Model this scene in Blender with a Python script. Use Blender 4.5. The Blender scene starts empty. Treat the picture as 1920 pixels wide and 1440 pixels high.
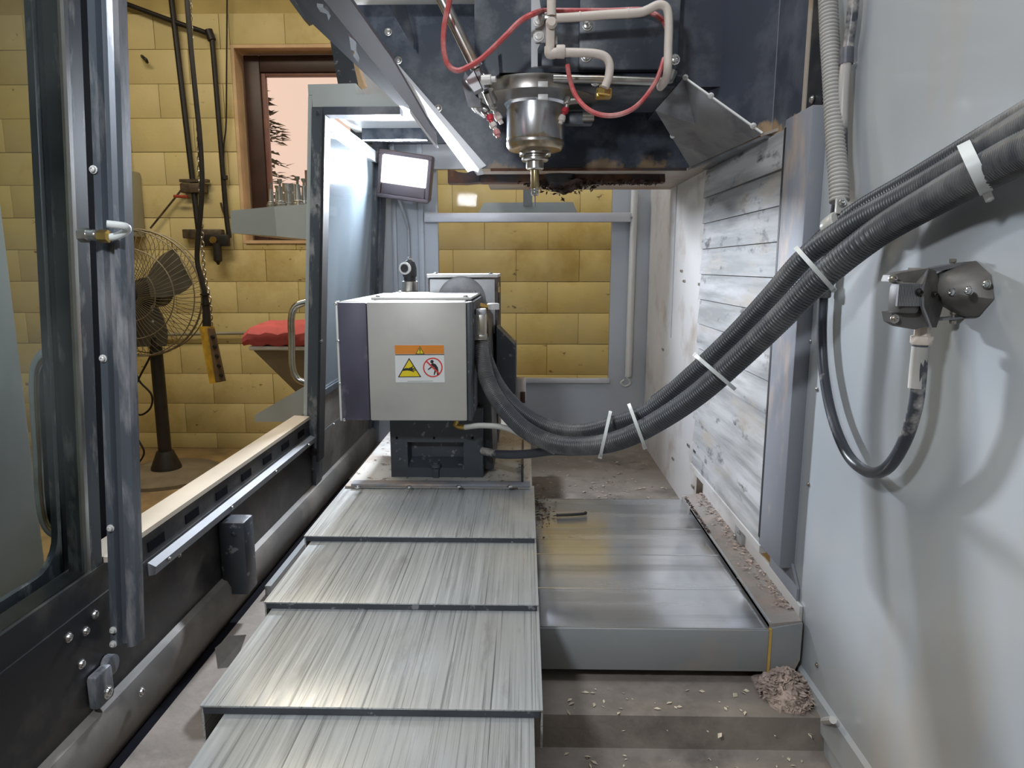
import bpy, bmesh, math, random
from mathutils import Vector, Matrix
random.seed(7)
scene = bpy.context.scene
col = scene.collection
# ------------------------------------------------------------------ camera
F = 1280.0
PITCH = math.atan(220 / F)
YAW = math.atan(25 / F / math.cos(PITCH))
H = 1.2
cd = bpy.data.cameras.new('camera')
cd.sensor_width = 36; cd.lens = F / 1920 * 36; cd.clip_start = 0.02
cam = bpy.data.objects.new('camera', cd); col.objects.link(cam)
cam.location = (0, 0, H); cam.rotation_euler = (math.pi / 2 - PITCH, 0, YAW)
scene.camera = cam
# ------------------------------------------------------------------ world and lights
w = bpy.data.worlds.new('world'); scene.world = w; w.use_nodes = True
bg = w.node_tree.nodes['Background']
bg.inputs[0].default_value = (0.95, 0.69, 0.56, 1); bg.inputs[1].default_value = 1.0
vs = scene.view_settings
vs.view_transform = 'Standard'; vs.look = 'None'; vs.gamma = 1; vs.use_curve_mapping = False
vs.exposure = 0.0
cy = scene.cycles
cy.max_bounces = 7; cy.diffuse_bounces = 3; cy.glossy_bounces = 4; cy.transparent_max_bounces = 8; cy.caustics_reflective = False; cy.caustics_refractive = False

def area(name, loc, target, sx, sy, power, color, spread=180):
    l = bpy.data.lights.new(name, 'AREA'); l.shape = 'RECTANGLE'; l.size = sx; l.size_y = sy
    l.energy = power; l.color = color; l.spread = math.radians(spread)
    o = bpy.data.objects.new(name, l); col.objects.link(o); o.location = loc
    d = Vector(target) - Vector(loc)
    o.rotation_euler = d.to_track_quat('-Z', 'Y').to_euler()
    return o
WARM = (1.0, 0.88, 0.68)
area('shop_ceiling_lamp', (-1.9, 2.6, 3.3), (-1.9, 2.6, 0), 1.6, 0.5, 42, WARM)
area('shop_ceiling_lamp', (0.6, 3.6, 3.3), (0.6, 3.6, 0), 1.6, 0.5, 30, WARM)
area('shop_ceiling_lamp', (-0.3, 1.0, 3.35), (-0.3, 1.0, 0), 1.4, 0.9, 25, (0.90, 0.95, 1.0))
FLOOD_P = Vector((-0.475, 2.78, 1.555)); NEAR_P = Vector((-0.52, -0.12, 1.78))
COOL = (0.83, 0.90, 1.0)
area('rear_flood_beam', (-0.473, 2.738, 1.565), (0.05, 0.6, 0.95), 0.15, 0.075, 30, COOL, 125)
area('near_flood_beam', (-0.50, -0.07, 1.76), (-0.05, 1.6, 0.9), 0.16, 0.10, 10.5, (0.90, 0.95, 1.0))

# ------------------------------------------------------------------ pixel -> point helpers (1920x1440 frame)
_f = Vector((-math.sin(YAW) * math.cos(PITCH), math.cos(YAW) * math.cos(PITCH), -math.sin(PITCH)))
_r = Vector((math.cos(YAW), math.sin(YAW), 0)); _u = _r.cross(_f); O = Vector((0, 0, H))
def ray(u, v): return _f + _r * ((u - 960) / F) + _u * ((720 - v) / F)
def aY(u, v, y): d = ray(u, v); return O + d * (y / d.y)
def aX(u, v, x): d = ray(u, v); return O + d * (x / d.x)
def aZ(u, v, z): d = ray(u, v); return O + d * ((z - H) / d.z)
def aD(u, v, zc): return O + ray(u, v) * zc
def xd(z): return -0.684 + 0.066 * (z - 0.58)        # leaning plane of the sliding doors
def aDoor(u, v, off=0.0):
    d = ray(u, v)            # x = xd(z)+off
    t = (-0.684 + off + 0.066 * (H - 0.58)) / (d.x - 0.066 * d.z)
    return O + d * t

# ------------------------------------------------------------------ materials
def N(nt, t, **k):
    n = nt.nodes.new(t)
    for a, b in k.items():
        if a in n.inputs: n.inputs[a].default_value = b
        else: setattr(n, a, b)
    return n
MATS = {}
def mat(name, c, rough=.5, metal=0., var=.12, vs_=6., stretch=(1, 1, 1), dirt=None, bump=0., bscale=60., coat=0., spec=.5, rvar=0., rnd=0., emit=None):
    """procedural paint / metal: large tone variation, optional dirt (colour, coverage, scale, stretch), fine bump"""
    m = bpy.data.materials.new(name); m.use_nodes = True; nt = m.node_tree
    p = nt.nodes['Principled BSDF']
    L = nt.links.new
    geo = N(nt, 'ShaderNodeNewGeometry')
    mp = N(nt, 'ShaderNodeMapping'); mp.inputs['Scale'].default_value = stretch
    L(geo.outputs['Position'], mp.inputs['Vector'])
    no = N(nt, 'ShaderNodeTexNoise'); no.inputs['Scale'].default_value = vs_; no.inputs['Detail'].default_value = 5
    L(mp.outputs[0], no.inputs['Vector'])
    mx = N(nt, 'ShaderNodeMix', data_type='RGBA')
    mx.inputs[6].default_value = (*[max(0, x * (1 - var)) for x in c], 1)
    mx.inputs[7].default_value = (*[min(1, x * (1 + var)) for x in c], 1)
    rm = N(nt, 'ShaderNodeMapRange'); rm.inputs[1].default_value = .32; rm.inputs[2].default_value = .68
    L(no.outputs[0], rm.inputs[0]); L(rm.outputs[0], mx.inputs[0])
    out = mx.outputs[2]
    if rnd:
        oi = N(nt, 'ShaderNodeObjectInfo'); hs = N(nt, 'ShaderNodeHueSaturation')
        r2 = N(nt, 'ShaderNodeMapRange'); r2.inputs[3].default_value = 1 - rnd; r2.inputs[4].default_value = 1 + rnd
        L(oi.outputs['Random'], r2.inputs[0]); L(r2.outputs[0], hs.inputs['Value']); L(out, hs.inputs['Color']); out = hs.outputs[0]
    rsock = None
    if rvar:
        rr = N(nt, 'ShaderNodeMapRange'); rr.inputs[1].default_value = .3; rr.inputs[2].default_value = .7
        rr.inputs[3].default_value = max(.02, rough - rvar); rr.inputs[4].default_value = rough + rvar
        L(no.outputs[0], rr.inputs[0]); rsock = rr.outputs[0]
    for d in (dirt or []):
        dc, cov, dsc, dst = d[:4]; soft = d[4] if len(d) > 4 else .12
        m2 = N(nt, 'ShaderNodeMapping'); m2.inputs['Scale'].default_value = dst; m2.inputs['Location'].default_value = (3.1, 1.7, .3)
        L(geo.outputs['Position'], m2.inputs['Vector'])
        n2 = N(nt, 'ShaderNodeTexNoise'); n2.inputs['Scale'].default_value = dsc; n2.inputs['Detail'].default_value = 5; n2.inputs['Roughness'].default_value = .62
        L(m2.outputs[0], n2.inputs['Vector'])
        fac = n2.outputs[0]
        if len(d) > 5:      # (axis, z_lo, z_hi): stain that thins out between two heights
            sx = N(nt, 'ShaderNodeSeparateXYZ'); L(geo.outputs['Position'], sx.inputs[0])
            zr = N(nt, 'ShaderNodeMapRange'); zr.inputs[1].default_value = d[5][1]; zr.inputs[2].default_value = d[5][2]
            zr.inputs[3].default_value = .35; zr.inputs[4].default_value = -.35
            L(sx.outputs[d[5][0]], zr.inputs[0])
            ad = N(nt, 'ShaderNodeMath', operation='ADD'); L(fac, ad.inputs[0]); L(zr.outputs[0], ad.inputs[1]); fac = ad.outputs[0]
        r3 = N(nt, 'ShaderNodeMapRange'); thr = .5 + (.5 - cov) * .5; r3.inputs[1].default_value = thr - soft * .6; r3.inputs[2].default_value = thr + soft * .6
        L(fac, r3.inputs[0])
        m3 = N(nt, 'ShaderNodeMix', data_type='RGBA'); m3.inputs[7].default_value = (*dc, 1)
        L(r3.outputs[0], m3.inputs[0]); L(out, m3.inputs[6]); out = m3.outputs[2]
    L(out, p.inputs['Base Color'])
    p.inputs['Roughness'].default_value = rough; p.inputs['Metallic'].default_value = metal
    if rsock: L(rsock, p.inputs['Roughness'])
    p.inputs['Specular IOR Level'].default_value = spec
    if coat: p.inputs['Coat Weight'].default_value = coat; p.inputs['Coat Roughness'].default_value = .08
    if bump:
        nb = N(nt, 'ShaderNodeTexNoise'); nb.inputs['Scale'].default_value = bscale; nb.inputs['Detail'].default_value = 4
        L(mp.outputs[0], nb.inputs['Vector'])
        b = N(nt, 'ShaderNodeBump'); b.inputs['Strength'].default_value = bump; b.inputs['Distance'].default_value = .004
        L(nb.outputs[0], b.inputs['Height']); L(b.outputs[0], p.inputs['Normal'])
    if emit:
        p.inputs['Emission Color'].default_value = (*emit[0], 1); p.inputs['Emission Strength'].default_value = emit[1]
    MATS[name] = m
    return m
def glass(name, tint, refl=.12, dust=(.75, .77, .76), dustamt=.08):
    m = bpy.data.materials.new(name); m.use_nodes = True; nt = m.node_tree; nt.nodes.clear(); L = nt.links.new
    o = N(nt, 'ShaderNodeOutputMaterial'); t = N(nt, 'ShaderNodeBsdfTransparent'); t.inputs[0].default_value = (*tint, 1)
    g = N(nt, 'ShaderNodeBsdfGlossy'); g.inputs['Roughness'].default_value = .03
    d = N(nt, 'ShaderNodeBsdfDiffuse'); d.inputs[0].default_value = (*dust, 1)
    lw = N(nt, 'ShaderNodeLayerWeight'); lw.inputs[0].default_value = refl
    a = N(nt, 'ShaderNodeMixShader'); L(lw.outputs['Fresnel'], a.inputs[0]); L(t.outputs[0], a.inputs[1]); L(g.outputs[0], a.inputs[2])
    b = N(nt, 'ShaderNodeMixShader')
    no = N(nt, 'ShaderNodeTexNoise'); no.inputs['Scale'].default_value = 5; geo = N(nt, 'ShaderNodeNewGeometry'); L(geo.outputs['Position'], no.inputs['Vector'])
    r = N(nt, 'ShaderNodeMapRange'); r.inputs[1].default_value = .35; r.inputs[2].default_value = .75; r.inputs[4].default_value = dustamt * 2
    L(no.outputs[0], r.inputs[0]); L(r.outputs[0], b.inputs[0]); L(a.outputs[0], b.inputs[1]); L(d.outputs[0], b.inputs[2])
    L(b.outputs[0], o.inputs[0]); MATS[name] = m
    return m
TAN = (.34, .31, .28); DUST = (.50, .46, .43); RUST = (.36, .20, .075)
mat('grey_panel', (.47, .495, .52), .3, 0, .05, 3, dirt=[((.50, .46, .41), .25, 3, (1, 1, .25), .16)], coat=.4)
mat('white_panel', (.66, .64, .63), .4, 0, .06, 4, dirt=[((.45, .38, .33), .25, 5, (1, 1, 1), .15)])
mat('rear_panel', (.50, .53, .57), .35, 0, .05, 3, dirt=[(DUST, .22, 4, (1, 1, .4), .2)])
mat('slate', (.045, .055, .075), .38, 0, .2, 6, dirt=[((.20, .21, .23), .33, 9, (1, 1, 1), .18)], bump=.05)
mat('shroud_slate', (.040, .052, .078), .36, 0, .2, 5, dirt=[((.15, .17, .21), .33, 10, (1, 1, 1), .2), ((.28, .19, .11), .38, 7, (1, 1, 1), .06, (2, 1.42, 1.57))])
mat('column_slate', (.055, .062, .085), .42, 0, .15, 5, dirt=[((.16, .17, .20), .30, 6, (1, 1, 1), .2), ((.42, .29, .17), .38, 9, (1, 1, .7), .05, (2, 1.44, 1.56))])
mat('black_panel', (.022, .023, .027), .36, 0, .25, 4, dirt=[((.11, .10, .09), .33, 6, (1, 1, 1), .2)])
mat('door_slate', (.085, .098, .115), .36, .2, .2, 5, stretch=(1, 1, .2), dirt=[((.36, .36, .36), .28, 30, (1, 1, .3), .1)])
mat('pillar_slate', (.105, .12, .145), .4, .3, .25, 9, stretch=(1, 1, .12), dirt=[((.34, .34, .36), .33, 26, (1, 1, .2), .12)])
mat('door_grey', (.50, .53, .51), .35, 0, .05, 4)
mat('rubber', (.018, .018, .02), .6, 0, .2, 20)
mat('dark_void', (.008, .008, .011), .9, 0, .1, 10, spec=.05)
mat('cream_sill', (.66, .58, .47), .4, 0, .07, 6)
mat('aluminium', (.50, .51, .53), .48, .4, .1, 12, stretch=(1, .1, 1))
mat('channel_steel', (.20, .19, .18), .6, .1, .3, 8, spec=.25, stretch=(1, .25, 1), dirt=[(TAN, .36, 5, (1, 1, 1), .2)])
mat('cover_steel', (.56, .585, .60), .36, .35, .12, 200, stretch=(1, .02, 1), rvar=.10, dirt=[((.55, .55, .53), .35, 3, (1, 1, 1), .25), ((.14, .14, .14), .24, 330, (1, .006, 1), .16), ((.20, .20, .20), .12, 120, (1, .02, 1), .12), ((.34, .34, .34), .14, 30, (1, .2, 1), .18)])
mat('table_steel', (.52, .50, .47), .42, .3, .1, 8, dirt=[((.40, .33, .28), .42, 6, (1, 1, 1), .12), ((.20, .15, .11), .24, 45, (1, 1, 1), .04)])
mat('saddle_steel', (.74, .75, .77), .25, .8, .10, 14, stretch=(.05, 1, 1), rvar=.10, dirt=[((.30, .30, .31), .24, 12, (.06, 1, 1), .25)])
mat('saddle_grey', (.30, .315, .325), .4, 0, .06, 5, dirt=[((.40, .33, .28), .24, 5, (1, 1, 1), .15)])
mat('dusty_ledge', (.30, .275, .255), .7, 0, .12, 8, dirt=[((.36, .29, .26), .42, 14, (1, 1, 1), .12)], bump=.2, bscale=120)
mat('silt_floor', (.24, .205, .175), .72, 0, .16, 5, dirt=[((.11, .095, .085), .28, 3, (1, 1.6, 1), .14), ((.31, .265, .23), .36, 14, (1, 1, 1), .2)], bump=.25, bscale=90)
mat('chips', (.46, .36, .31), .75, 0, .3, 90)
mat('pale_chips', (.72, .62, .47), .7, 0, .3, 90)
mat('dark_chips', (.07, .04, .03), .8, 0, .4, 60, bump=.4, bscale=150)
mat('box_steel', (.50, .485, .46), .46, .15, .06, 7, dirt=[((.56, .53, .49), .35, 5, (1, 1, 1), .2)])
mat('box_purple', (.085, .078, .115), .5, .1, .2, 9, dirt=[((.38, .36, .40), .26, 7, (1, 1, .6), .15)])
mat('white_metal', (.70, .69, .67), .4, .1, .05, 8)
mat('cast_grey', (.055, .062, .075), .45, 0, .18, 10, dirt=[((.26, .26, .28), .24, 40, (1, 1, 1), .05)])
mat('dark_body', (.03, .031, .035), .45, .1, .25, 8, dirt=[((.20, .15, .12), .30, 6, (1, 1, 1), .15)])
mat('chrome', (.62, .61, .59), .16, 1, .12, 10, dirt=[((.42, .34, .24), .26, 12, (1, 1, 1), .12)])
mat('spindle_chrome', (.52, .525, .55), .27, .85, .1, 8, dirt=[((.46, .37, .26), .40, 9, (1, 1, 1), .04, (2, 1.47, 1.545))])
mat('ring_chrome', (.30, .29, .28), .3, .8, .2, 10, dirt=[((.36, .30, .24), .3, 8, (1, 1, 1), .15)])
mat('dull_chrome', (.46, .45, .43), .3, .9, .2, 20, dirt=[((.40, .34, .27), .34, 20, (1, 1, 1), .12)])
mat('steel_bright', (.68, .68, .68), .25, .95, .1, 20)
mat('gold_steel', (.46, .36, .20), .25, .95, .2, 30)
mat('brass', (.62, .42, .13), .3, .9, .15, 30)
mat('beige_pipe', (.70, .61, .54), .5, 0, .08, 12)
mat('red_hose', (.55, .085, .085), .35, 0, .12, 14, dirt=[((.68, .36, .34), .36, 14, (1, 1, 1), .2)])
mat('red_nozzle', (.55, .03, .05), .35, 0, .2, 30)
mat('pale_nozzle', (.68, .60, .56), .5, 0, .1, 30)
mat('hose_grey', (.055, .058, .066), .38, 0, .18, 10, dirt=[((.19, .185, .18), .30, 7, (1, 1, 1), .2)])
mat('hose_dark', (.04, .043, .05), .32, 0, .2, 10, dirt=[((.22, .21, .20), .26, 7, (1, 1, 1), .15)])
mat('hose_pale', (.44, .42, .40), .55, 0, .12, 10)
mat('conduit', (.055, .06, .075), .35, 0, .2, 12, dirt=[((.46, .43, .41), .36, 9, (1, 1, 1), .06)])
mat('clear_hose', (.52, .51, .48), .3, 0, .1, 10)
mat('tie_white', (.72, .74, .73), .45, 0, .04, 10)
mat('lamp_taupe', (.11, .103, .10), .5, .25, .15, 14, dirt=[((.25, .235, .22), .34, 9, (1, 1, 1), .2), ((.035, .035, .045), .27, 5, (1, 1, 1), .14)])
mat('lamp_plate', (.27, .27, .28), .42, .3, .15, 10, dirt=[((.10, .10, .13), .34, 9, (1, 1, 1), .2)])
mat('lamp_body', (.14, .11, .12), .45, .2, .1, 10)
mat('lamp_lens', (.9, .9, .9), .3, emit=((.93, .96, 1.0), 14))
mat('tube_lens', (.9, .9, .9), .3, emit=((1, 1, .96), 5))
mat('slat_paint', (.50, .495, .50), .65, .0, .12, 12, spec=.25, stretch=(1, .25, 1), dirt=[((.30, .30, .30), .46, 5, (1, .35, 4.5), .16), ((.08, .08, .085), .22, 6, (1, 1.3, 3.2), .09), ((.44, .39, .34), .22, 9, (1, .6, 2), .15)])
mat('post_steel', (.27, .28, .315), .6, .1, .1, 8, spec=.3, stretch=(1, 1, .15), dirt=[((.50, .39, .32), .30, 6, (1, 1, .4), .1)])
mat('rust', (.12, .055, .032), .7, .2, .4, 30, bump=.4, bscale=120, dirt=[((.055, .055, .065), .36, 8, (1, 1, 1), .15)])
mat('under_tan', (.50, .43, .36), .5, 0, .1, 5, dirt=[((.36, .21, .10), .32, 5, (1, 1.5, 1), .15)])
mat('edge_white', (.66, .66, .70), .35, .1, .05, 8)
mat('rail_grey', (.30, .31, .33), .55, .1, .1, 12, spec=.25)
mat('rail_mauve', (.22, .21, .24), .45, .2, .08, 6)
mat('yellow_block', (.66, .55, .255), .6, 0, .08, 4, rnd=.025, bump=.22, bscale=70, dirt=[((.50, .37, .13), .30, 1.6, (1, 1, 1), .13), ((.20, .14, .06), .13, 13, (1, 1, 1.6), .04), ((.68, .56, .28), .40, 2.2, (1, 1, 1), .15)])
mat('mortar', (.50, .39, .15), .75, 0, .12, 6)
mat('shop_paint', (.60, .50, .26), .7, 0, .08, 2)
mat('ceiling_paint', (.62, .58, .50), .8, 0, .05, 2)
mat('concrete', (.34, .235, .11), .7, 0, .18, 3, dirt=[((.20, .14, .08), .34, 4, (1, 1, 1), .15)], bump=.15)
mat('window_brown', (.045, .022, .018), .45, 0, .2, 10)
mat('window_maroon', (.20, .09, .07), .5, 0, .15, 10)
mat('reveal_wood', (.66, .46, .27), .6, 0, .12, 8)
mat('black_iron', (.016, .014, .012), .5, .2, .3, 20)
mat('pipe_fittings', (.10, .075, .05), .5, .4, .4, 30)
mat('fan_wire', (.20, .17, .115), .5, .5, .15, 30)
mat('fan_blade', (.095, .085, .065), .45, .3, .2, 12)
mat('fan_base', (.16, .13, .09), .6, 0, .2, 10)
mat('pendant_yellow', (.60, .36, .03), .5, 0, .2, 14, dirt=[((.13, .08, .03), .42, 8, (1, 1, .5), .15)])
mat('pendant_dark', (.13, .085, .045), .5, 0, .2, 14)
mat('dull_red', (.35, .05, .03), .5, 0, .2, 14)
mat('red_cloth', (.55, .10, .10), .75, 0, .15, 12, bump=.4, bscale=30)
mat('brown_board', (.20, .15, .09), .6, 0, .1, 8)
mat('tray_grey', (.66, .68, .64), .4, 0, .04, 5)
mat('tray_grey_shaded', (.50, .52, .49), .4, 0, .04, 5)  # darker copy of tray_grey, shade put into the colour of one shelf panel
mat('cabinet_grey', (.30, .29, .22), .5, 0, .08, 5)
mat('cabinet_blue', (.50, .56, .58), .4, 0, .05, 4)
mat('sticker_white', (.80, .80, .79), .45, 0, .02, 20)
mat('sticker_orange', (.80, .27, .03), .45, 0, .03, 20)
mat('sticker_yellow', (.86, .66, .02), .45, 0, .03, 20)
mat('sticker_red', (.72, .06, .05), .45, 0, .03, 20)
mat('sticker_black', (.02, .02, .02), .45, 0, .1, 20)
mat('sticker_grey', (.42, .44, .42), .5, 0, .1, 20)
mat('tree_green', (.10, .095, .05), .8, 0, .3, 20)
mat('bark', (.09, .07, .05), .8, 0, .3, 20)
mat('caulk', (.55, .36, .10), .6, 0, .2, 20)
glass('door_glass', (.88, .92, .92), .05, (.62, .66, .66), .07)
glass('rear_glass', (.93, .94, .92), .10, (.7, .7, .66), .03)
glass('shop_glass', (.97, .96, .95), .04, (.7, .7, .66), .01)
mat('frosted_pane', (.15, .19, .22), .12, 0, .05, 3, dirt=[((.20, .24, .27), .45, 4, (1, 1, .25), .25)], coat=1.0)

# ------------------------------------------------------------------ mesh helpers
WLOC = {}
class MB:
    def __init__(s): s.v = []; s.f = []
    def add(s, vs_, fs):
        o = len(s.v); s.v += [Vector(p) for p in vs_]; s.f += [tuple(i + o for i in f) for f in fs]; return s
    def hexa(s, p):      # 8 points: bottom ring then top ring
        return s.add(p, [(3, 2, 1, 0), (4, 5, 6, 7), (0, 1, 5, 4), (1, 2, 6, 5), (2, 3, 7, 6), (3, 0, 4, 7)])
    def box(s, lo, hi, b=0.):
        x0, y0, z0 = lo; x1, y1, z1 = hi
        if b <= 0:
            return s.hexa([(x0, y0, z0), (x1, y0, z0), (x1, y1, z0), (x0, y1, z0), (x0, y0, z1), (x1, y0, z1), (x1, y1, z1), (x0, y1, z1)])
        bm = bmesh.new(); bmesh.ops.create_cube(bm, size=1)
        bmesh.ops.scale(bm, vec=(x1 - x0, y1 - y0, z1 - z0), verts=bm.verts)
        bmesh.ops.translate(bm, vec=((x0 + x1) / 2, (y0 + y1) / 2, (z0 + z1) / 2), verts=bm.verts)
        bmesh.ops.bevel(bm, geom=list(bm.edges), offset=b, segments=2, affect='EDGES', profile=.5)
        bm.verts.index_update()
        s.add([v.co.copy() for v in bm.verts], [[v.index for v in f.verts] for f in bm.faces]); bm.free(); return s
    def door(s, y0, y1, z0, z1, o0, o1):   # slab in the leaning door plane
        X = lambda z, o: xd(z) + o
        return s.hexa([(X(z0, o0), y0, z0), (X(z0, o1), y0, z0), (X(z0, o1), y1, z0), (X(z0, o0), y1, z0),
                       (X(z1, o0), y0, z1), (X(z1, o1), y0, z1), (X(z1, o1), y1, z1), (X(z1, o0), y1, z1)])
    def prism(s, poly, off):
        n = len(poly); off = Vector(off); p = [Vector(q) for q in poly]
        return s.add(p + [q + off for q in p], [tuple(range(n))[::-1], tuple(range(n, 2 * n))] + [(i, (i + 1) % n, n + (i + 1) % n, n + i) for i in range(n)])
    def lathe(s, c, prof, axis=(0, 0, 1), seg=24, cap=True):
        a = Vector(axis).normalized(); t = Vector((1, 0, 0)) if abs(a.x) < .8 else Vector((0, 1, 0))
        e1 = a.cross(t).normalized(); e2 = a.cross(e1); c = Vector(c); vv = []; ff = []
        for r, h in prof:
            for k in range(seg):
                th = 2 * math.pi * k / seg; vv.append(c + a * h + (e1 * math.cos(th) + e2 * math.sin(th)) * r)
        for i in range(len(prof) - 1):
            for k in range(seg):
                k2 = (k + 1) % seg; ff.append((i * seg + k, i * seg + k2, (i + 1) * seg + k2, (i + 1) * seg + k))
        if cap: ff += [tuple(range(seg))[::-1], tuple((len(prof) - 1) * seg + k for k in range(seg))]
        return s.add(vv, ff)
    def tube(s, pts, r, seg=10, closed=False):
        pts = [Vector(p) for p in pts]; n = len(pts); rr = r if isinstance(r, (list, tuple)) else [r] * n
        vv = []; ff = []; nrm = None
        for i, p in enumerate(pts):
            if closed: t = pts[(i + 1) % n] - pts[i - 1]
            else: t = pts[min(i + 1, n - 1)] - pts[max(i - 1, 0)]
            t.normalize()
            if nrm is None:
                nrm = t.orthogonal().normalized()
            nrm = (nrm - t * nrm.dot(t)).normalized(); b = t.cross(nrm)
            for k in range(seg):
                th = 2 * math.pi * k / seg; vv.append(p + (nrm * math.cos(th) + b * math.sin(th)) * rr[i])
        for i in range(n if closed else n - 1):
            j = (i + 1) % n
            for k in range(seg):
                k2 = (k + 1) % seg; ff.append((i * seg + k, i * seg + k2, j * seg + k2, j * seg + k))
        if not closed: ff += [tuple(range(seg))[::-1], tuple((n - 1) * seg + k for k in range(seg))]
        return s.add(vv, ff)
    def xf(s, M):
        s.v = [M @ p for p in s.v]; return s
    def build(s, name, m, parent=None, smooth=True, origin=None):
        lo = Vector([min(p[i] for p in s.v) for i in range(3)]); hi = Vector([max(p[i] for p in s.v) for i in range(3)])
        og = Vector(origin) if origin is not None else Vector(((lo.x + hi.x) / 2, (lo.y + hi.y) / 2, lo.z))
        me = bpy.data.meshes.new(name); me.from_pydata([p - og for p in s.v], [], s.f); me.update()
        bm = bmesh.new(); bm.from_mesh(me); bmesh.ops.recalc_face_normals(bm, faces=bm.faces); bm.to_mesh(me); bm.free()
        me.materials.append(MATS[m])
        if smooth:
            me.polygons.foreach_set('use_smooth', [True] * len(me.polygons)); me.set_sharp_from_angle(angle=math.radians(38))
        o = bpy.data.objects.new(name, me); col.objects.link(o)
        place(o, og, parent)
        return o
def place(o, loc, parent=None):
    WLOC[o.name] = Vector(loc)
    if parent is not None: o.parent = parent; o.location = Vector(loc) - WLOC[parent.name]
    else: o.location = loc
def thing(name, label, cat, loc, group=None):
    o = bpy.data.objects.new(name, None); o.empty_display_size = .05; col.objects.link(o); place(o, loc)
    o['label'] = label; o['category'] = cat
    if group: o['group'] = group
    return o
def tag(o, label, cat, group=None):
    o['label'] = label; o['category'] = cat
    if group: o['group'] = group
    return o
def struct(o): o['kind'] = 'structure'; return o
def stuff(o, label=None, cat=None):
    o['kind'] = 'stuff'
    if label: o['label'] = label; o['category'] = cat
    return o
def clone(o, loc, parent=None):
    c = o.copy(); col.objects.link(c); place(c, loc, parent); return c
def catmull(pts, n=12):
    P = [Vector(p) for p in pts]; P = [P[0] * 2 - P[1]] + P + [P[-1] * 2 - P[-2]]; out = []
    for i in range(1, len(P) - 2):
        a, b, c, d = P[i - 1:i + 3]
        for k in range(n):
            t = k / n; out.append(.5 * ((2 * b) + (c - a) * t + (2 * a - 5 * b + 4 * c - d) * t * t + (3 * b - a - 3 * c + d) * t ** 3))
    out.append(P[-2]); return out
def resample(pts, step):
    out = [pts[0].copy()]; acc = 0
    for a, b in zip(pts, pts[1:]):
        L = (b - a).length; d = step - acc
        while d <= L:
            out.append(a + (b - a) * (d / L)); d += step
        acc = (acc + L) % step
    out.append(pts[-1].copy()); return out
def corrugated(pts, r, pitch=.0052, seg=14, amp=.0022):
    q = resample(pts, pitch / 4); rr = [r - amp * (0, .25, 1, .25)[i % 4] * 1.0 for i in range(len(q))]
    return MB().tube(q, rr, seg)
SC = {}
def screw(p, axis, parent, r=.006, m='steel_bright', name='screw', hgt=.005):
    """rounded bolt head; alike heads share one mesh"""
    key = (tuple(round(a, 3) for a in axis), r, m, hgt)
    if key not in SC:
        o = MB().lathe((0, 0, 0), [(r * 1.3, 0), (r * 1.3, hgt * .25), (r, hgt * .3), (r * .85, hgt * .85), (r * .45, hgt), (r * .42, hgt * .7)], axis, 10).build(name, m, None, origin=(0, 0, 0))
        SC[key] = o.data; place(o, p, parent); o.location = Vector(p) - WLOC[parent.name]; return o
    o = bpy.data.objects.new(name, SC[key]); col.objects.link(o); place(o, p, parent); return o

# ================================================================== THE SHOP
YW = 4.40
struct(MB().box((-5, -3.2, -.06), (3.2, YW + .2, 0)).build('floor', 'concrete'))
struct(MB().box((-5, -3.2, 3.5), (3.2, YW + .2, 3.6)).build('ceiling', 'ceiling_paint'))
struct(MB().box((-5.1, -3.2, 0), (-5, YW + .2, 3.5)).build('wall_left', 'shop_paint'))
struct(MB().box((3.2, -3.2, 0), (3.3, YW + .2, 3.5)).build('wall_right', 'shop_paint'))
struct(MB().box((-5, -3.3, 0), (3.2, -3.2, 3.5)).build('wall_near', 'shop_paint'))
WX0, WX1, WZ0, WZ1 = -1.80, -.62, 1.345, 2.53
wb = MB()
o8 = [(-5, 0), (3.2, 0), (3.2, 3.5), (-5, 3.5)]; i8 = [(WX0, WZ0), (WX1, WZ0), (WX1, WZ1), (WX0, WZ1)]
vv = [(x, YW + .012, z) for x, z in o8 + i8] + [(x, YW + .2, z) for x, z in o8 + i8]
ff = []
for i in range(4):
    j = (i + 1) % 4
    ff += [(i, j, 4 + j, 4 + i), (8 + i, 8 + j, 12 + j, 12 + i), (4 + i, 4 + j, 12 + j, 12 + i), (i, j, 8 + j, 8 + i)]
wall = struct(wb.add(vv, ff).build('wall_back', 'mortar'))
BLK = {}
def block(x0, x1, z0, z1):
    g = .0025; wd, ht = round(x1 - x0 - g, 3), round(z1 - z0 - g, 3)
    if wd < .02 or ht < .02: return
    k = (wd, ht)
    if k not in BLK:
        o = MB().box((-wd / 2, 0, 0), (wd / 2, .03, ht), .002).build('block', 'yellow_block', wall, origin=(0, 0, 0)); BLK[k] = o.data
        bpy.data.objects.remove(o)
    o = bpy.data.objects.new('block', BLK[k]); col.objects.link(o)
    place(o, ((x0 + x1) / 2, YW + random.uniform(-.0015, .0015), z0 + g / 2), wall)
zoff = .505 - 3 * .2
for r in range(-1, 14):
    z0, z1 = zoff + r * .2, zoff + (r + 1) * .2
    if z1 < .02 or z0 > 2.95: continue
    z0 = max(z0, 0)
    for c in range(-10, 4):
        x0 = -.061 + c * .4 + (.2 if r % 2 else 0); x1 = x0 + .4
        if x1 < -3.75 or x0 > .9: continue
        if z1 <= WZ0 + .001 or z0 >= WZ1 - .001 or x1 <= WX0 or x0 >= WX1: block(x0, x1, z0, z1)
        else:      # cut around the window opening
            if x0 < WX0: block(x0, WX0, z0, z1)
            if x1 > WX1: block(WX1, x1, z0, z1)
            a, b = max(x0, WX0), min(x1, WX1)
            if z0 < WZ0: block(a, b, z0, WZ0)
            if z1 > WZ1: block(a, b, WZ1, z1)
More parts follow.
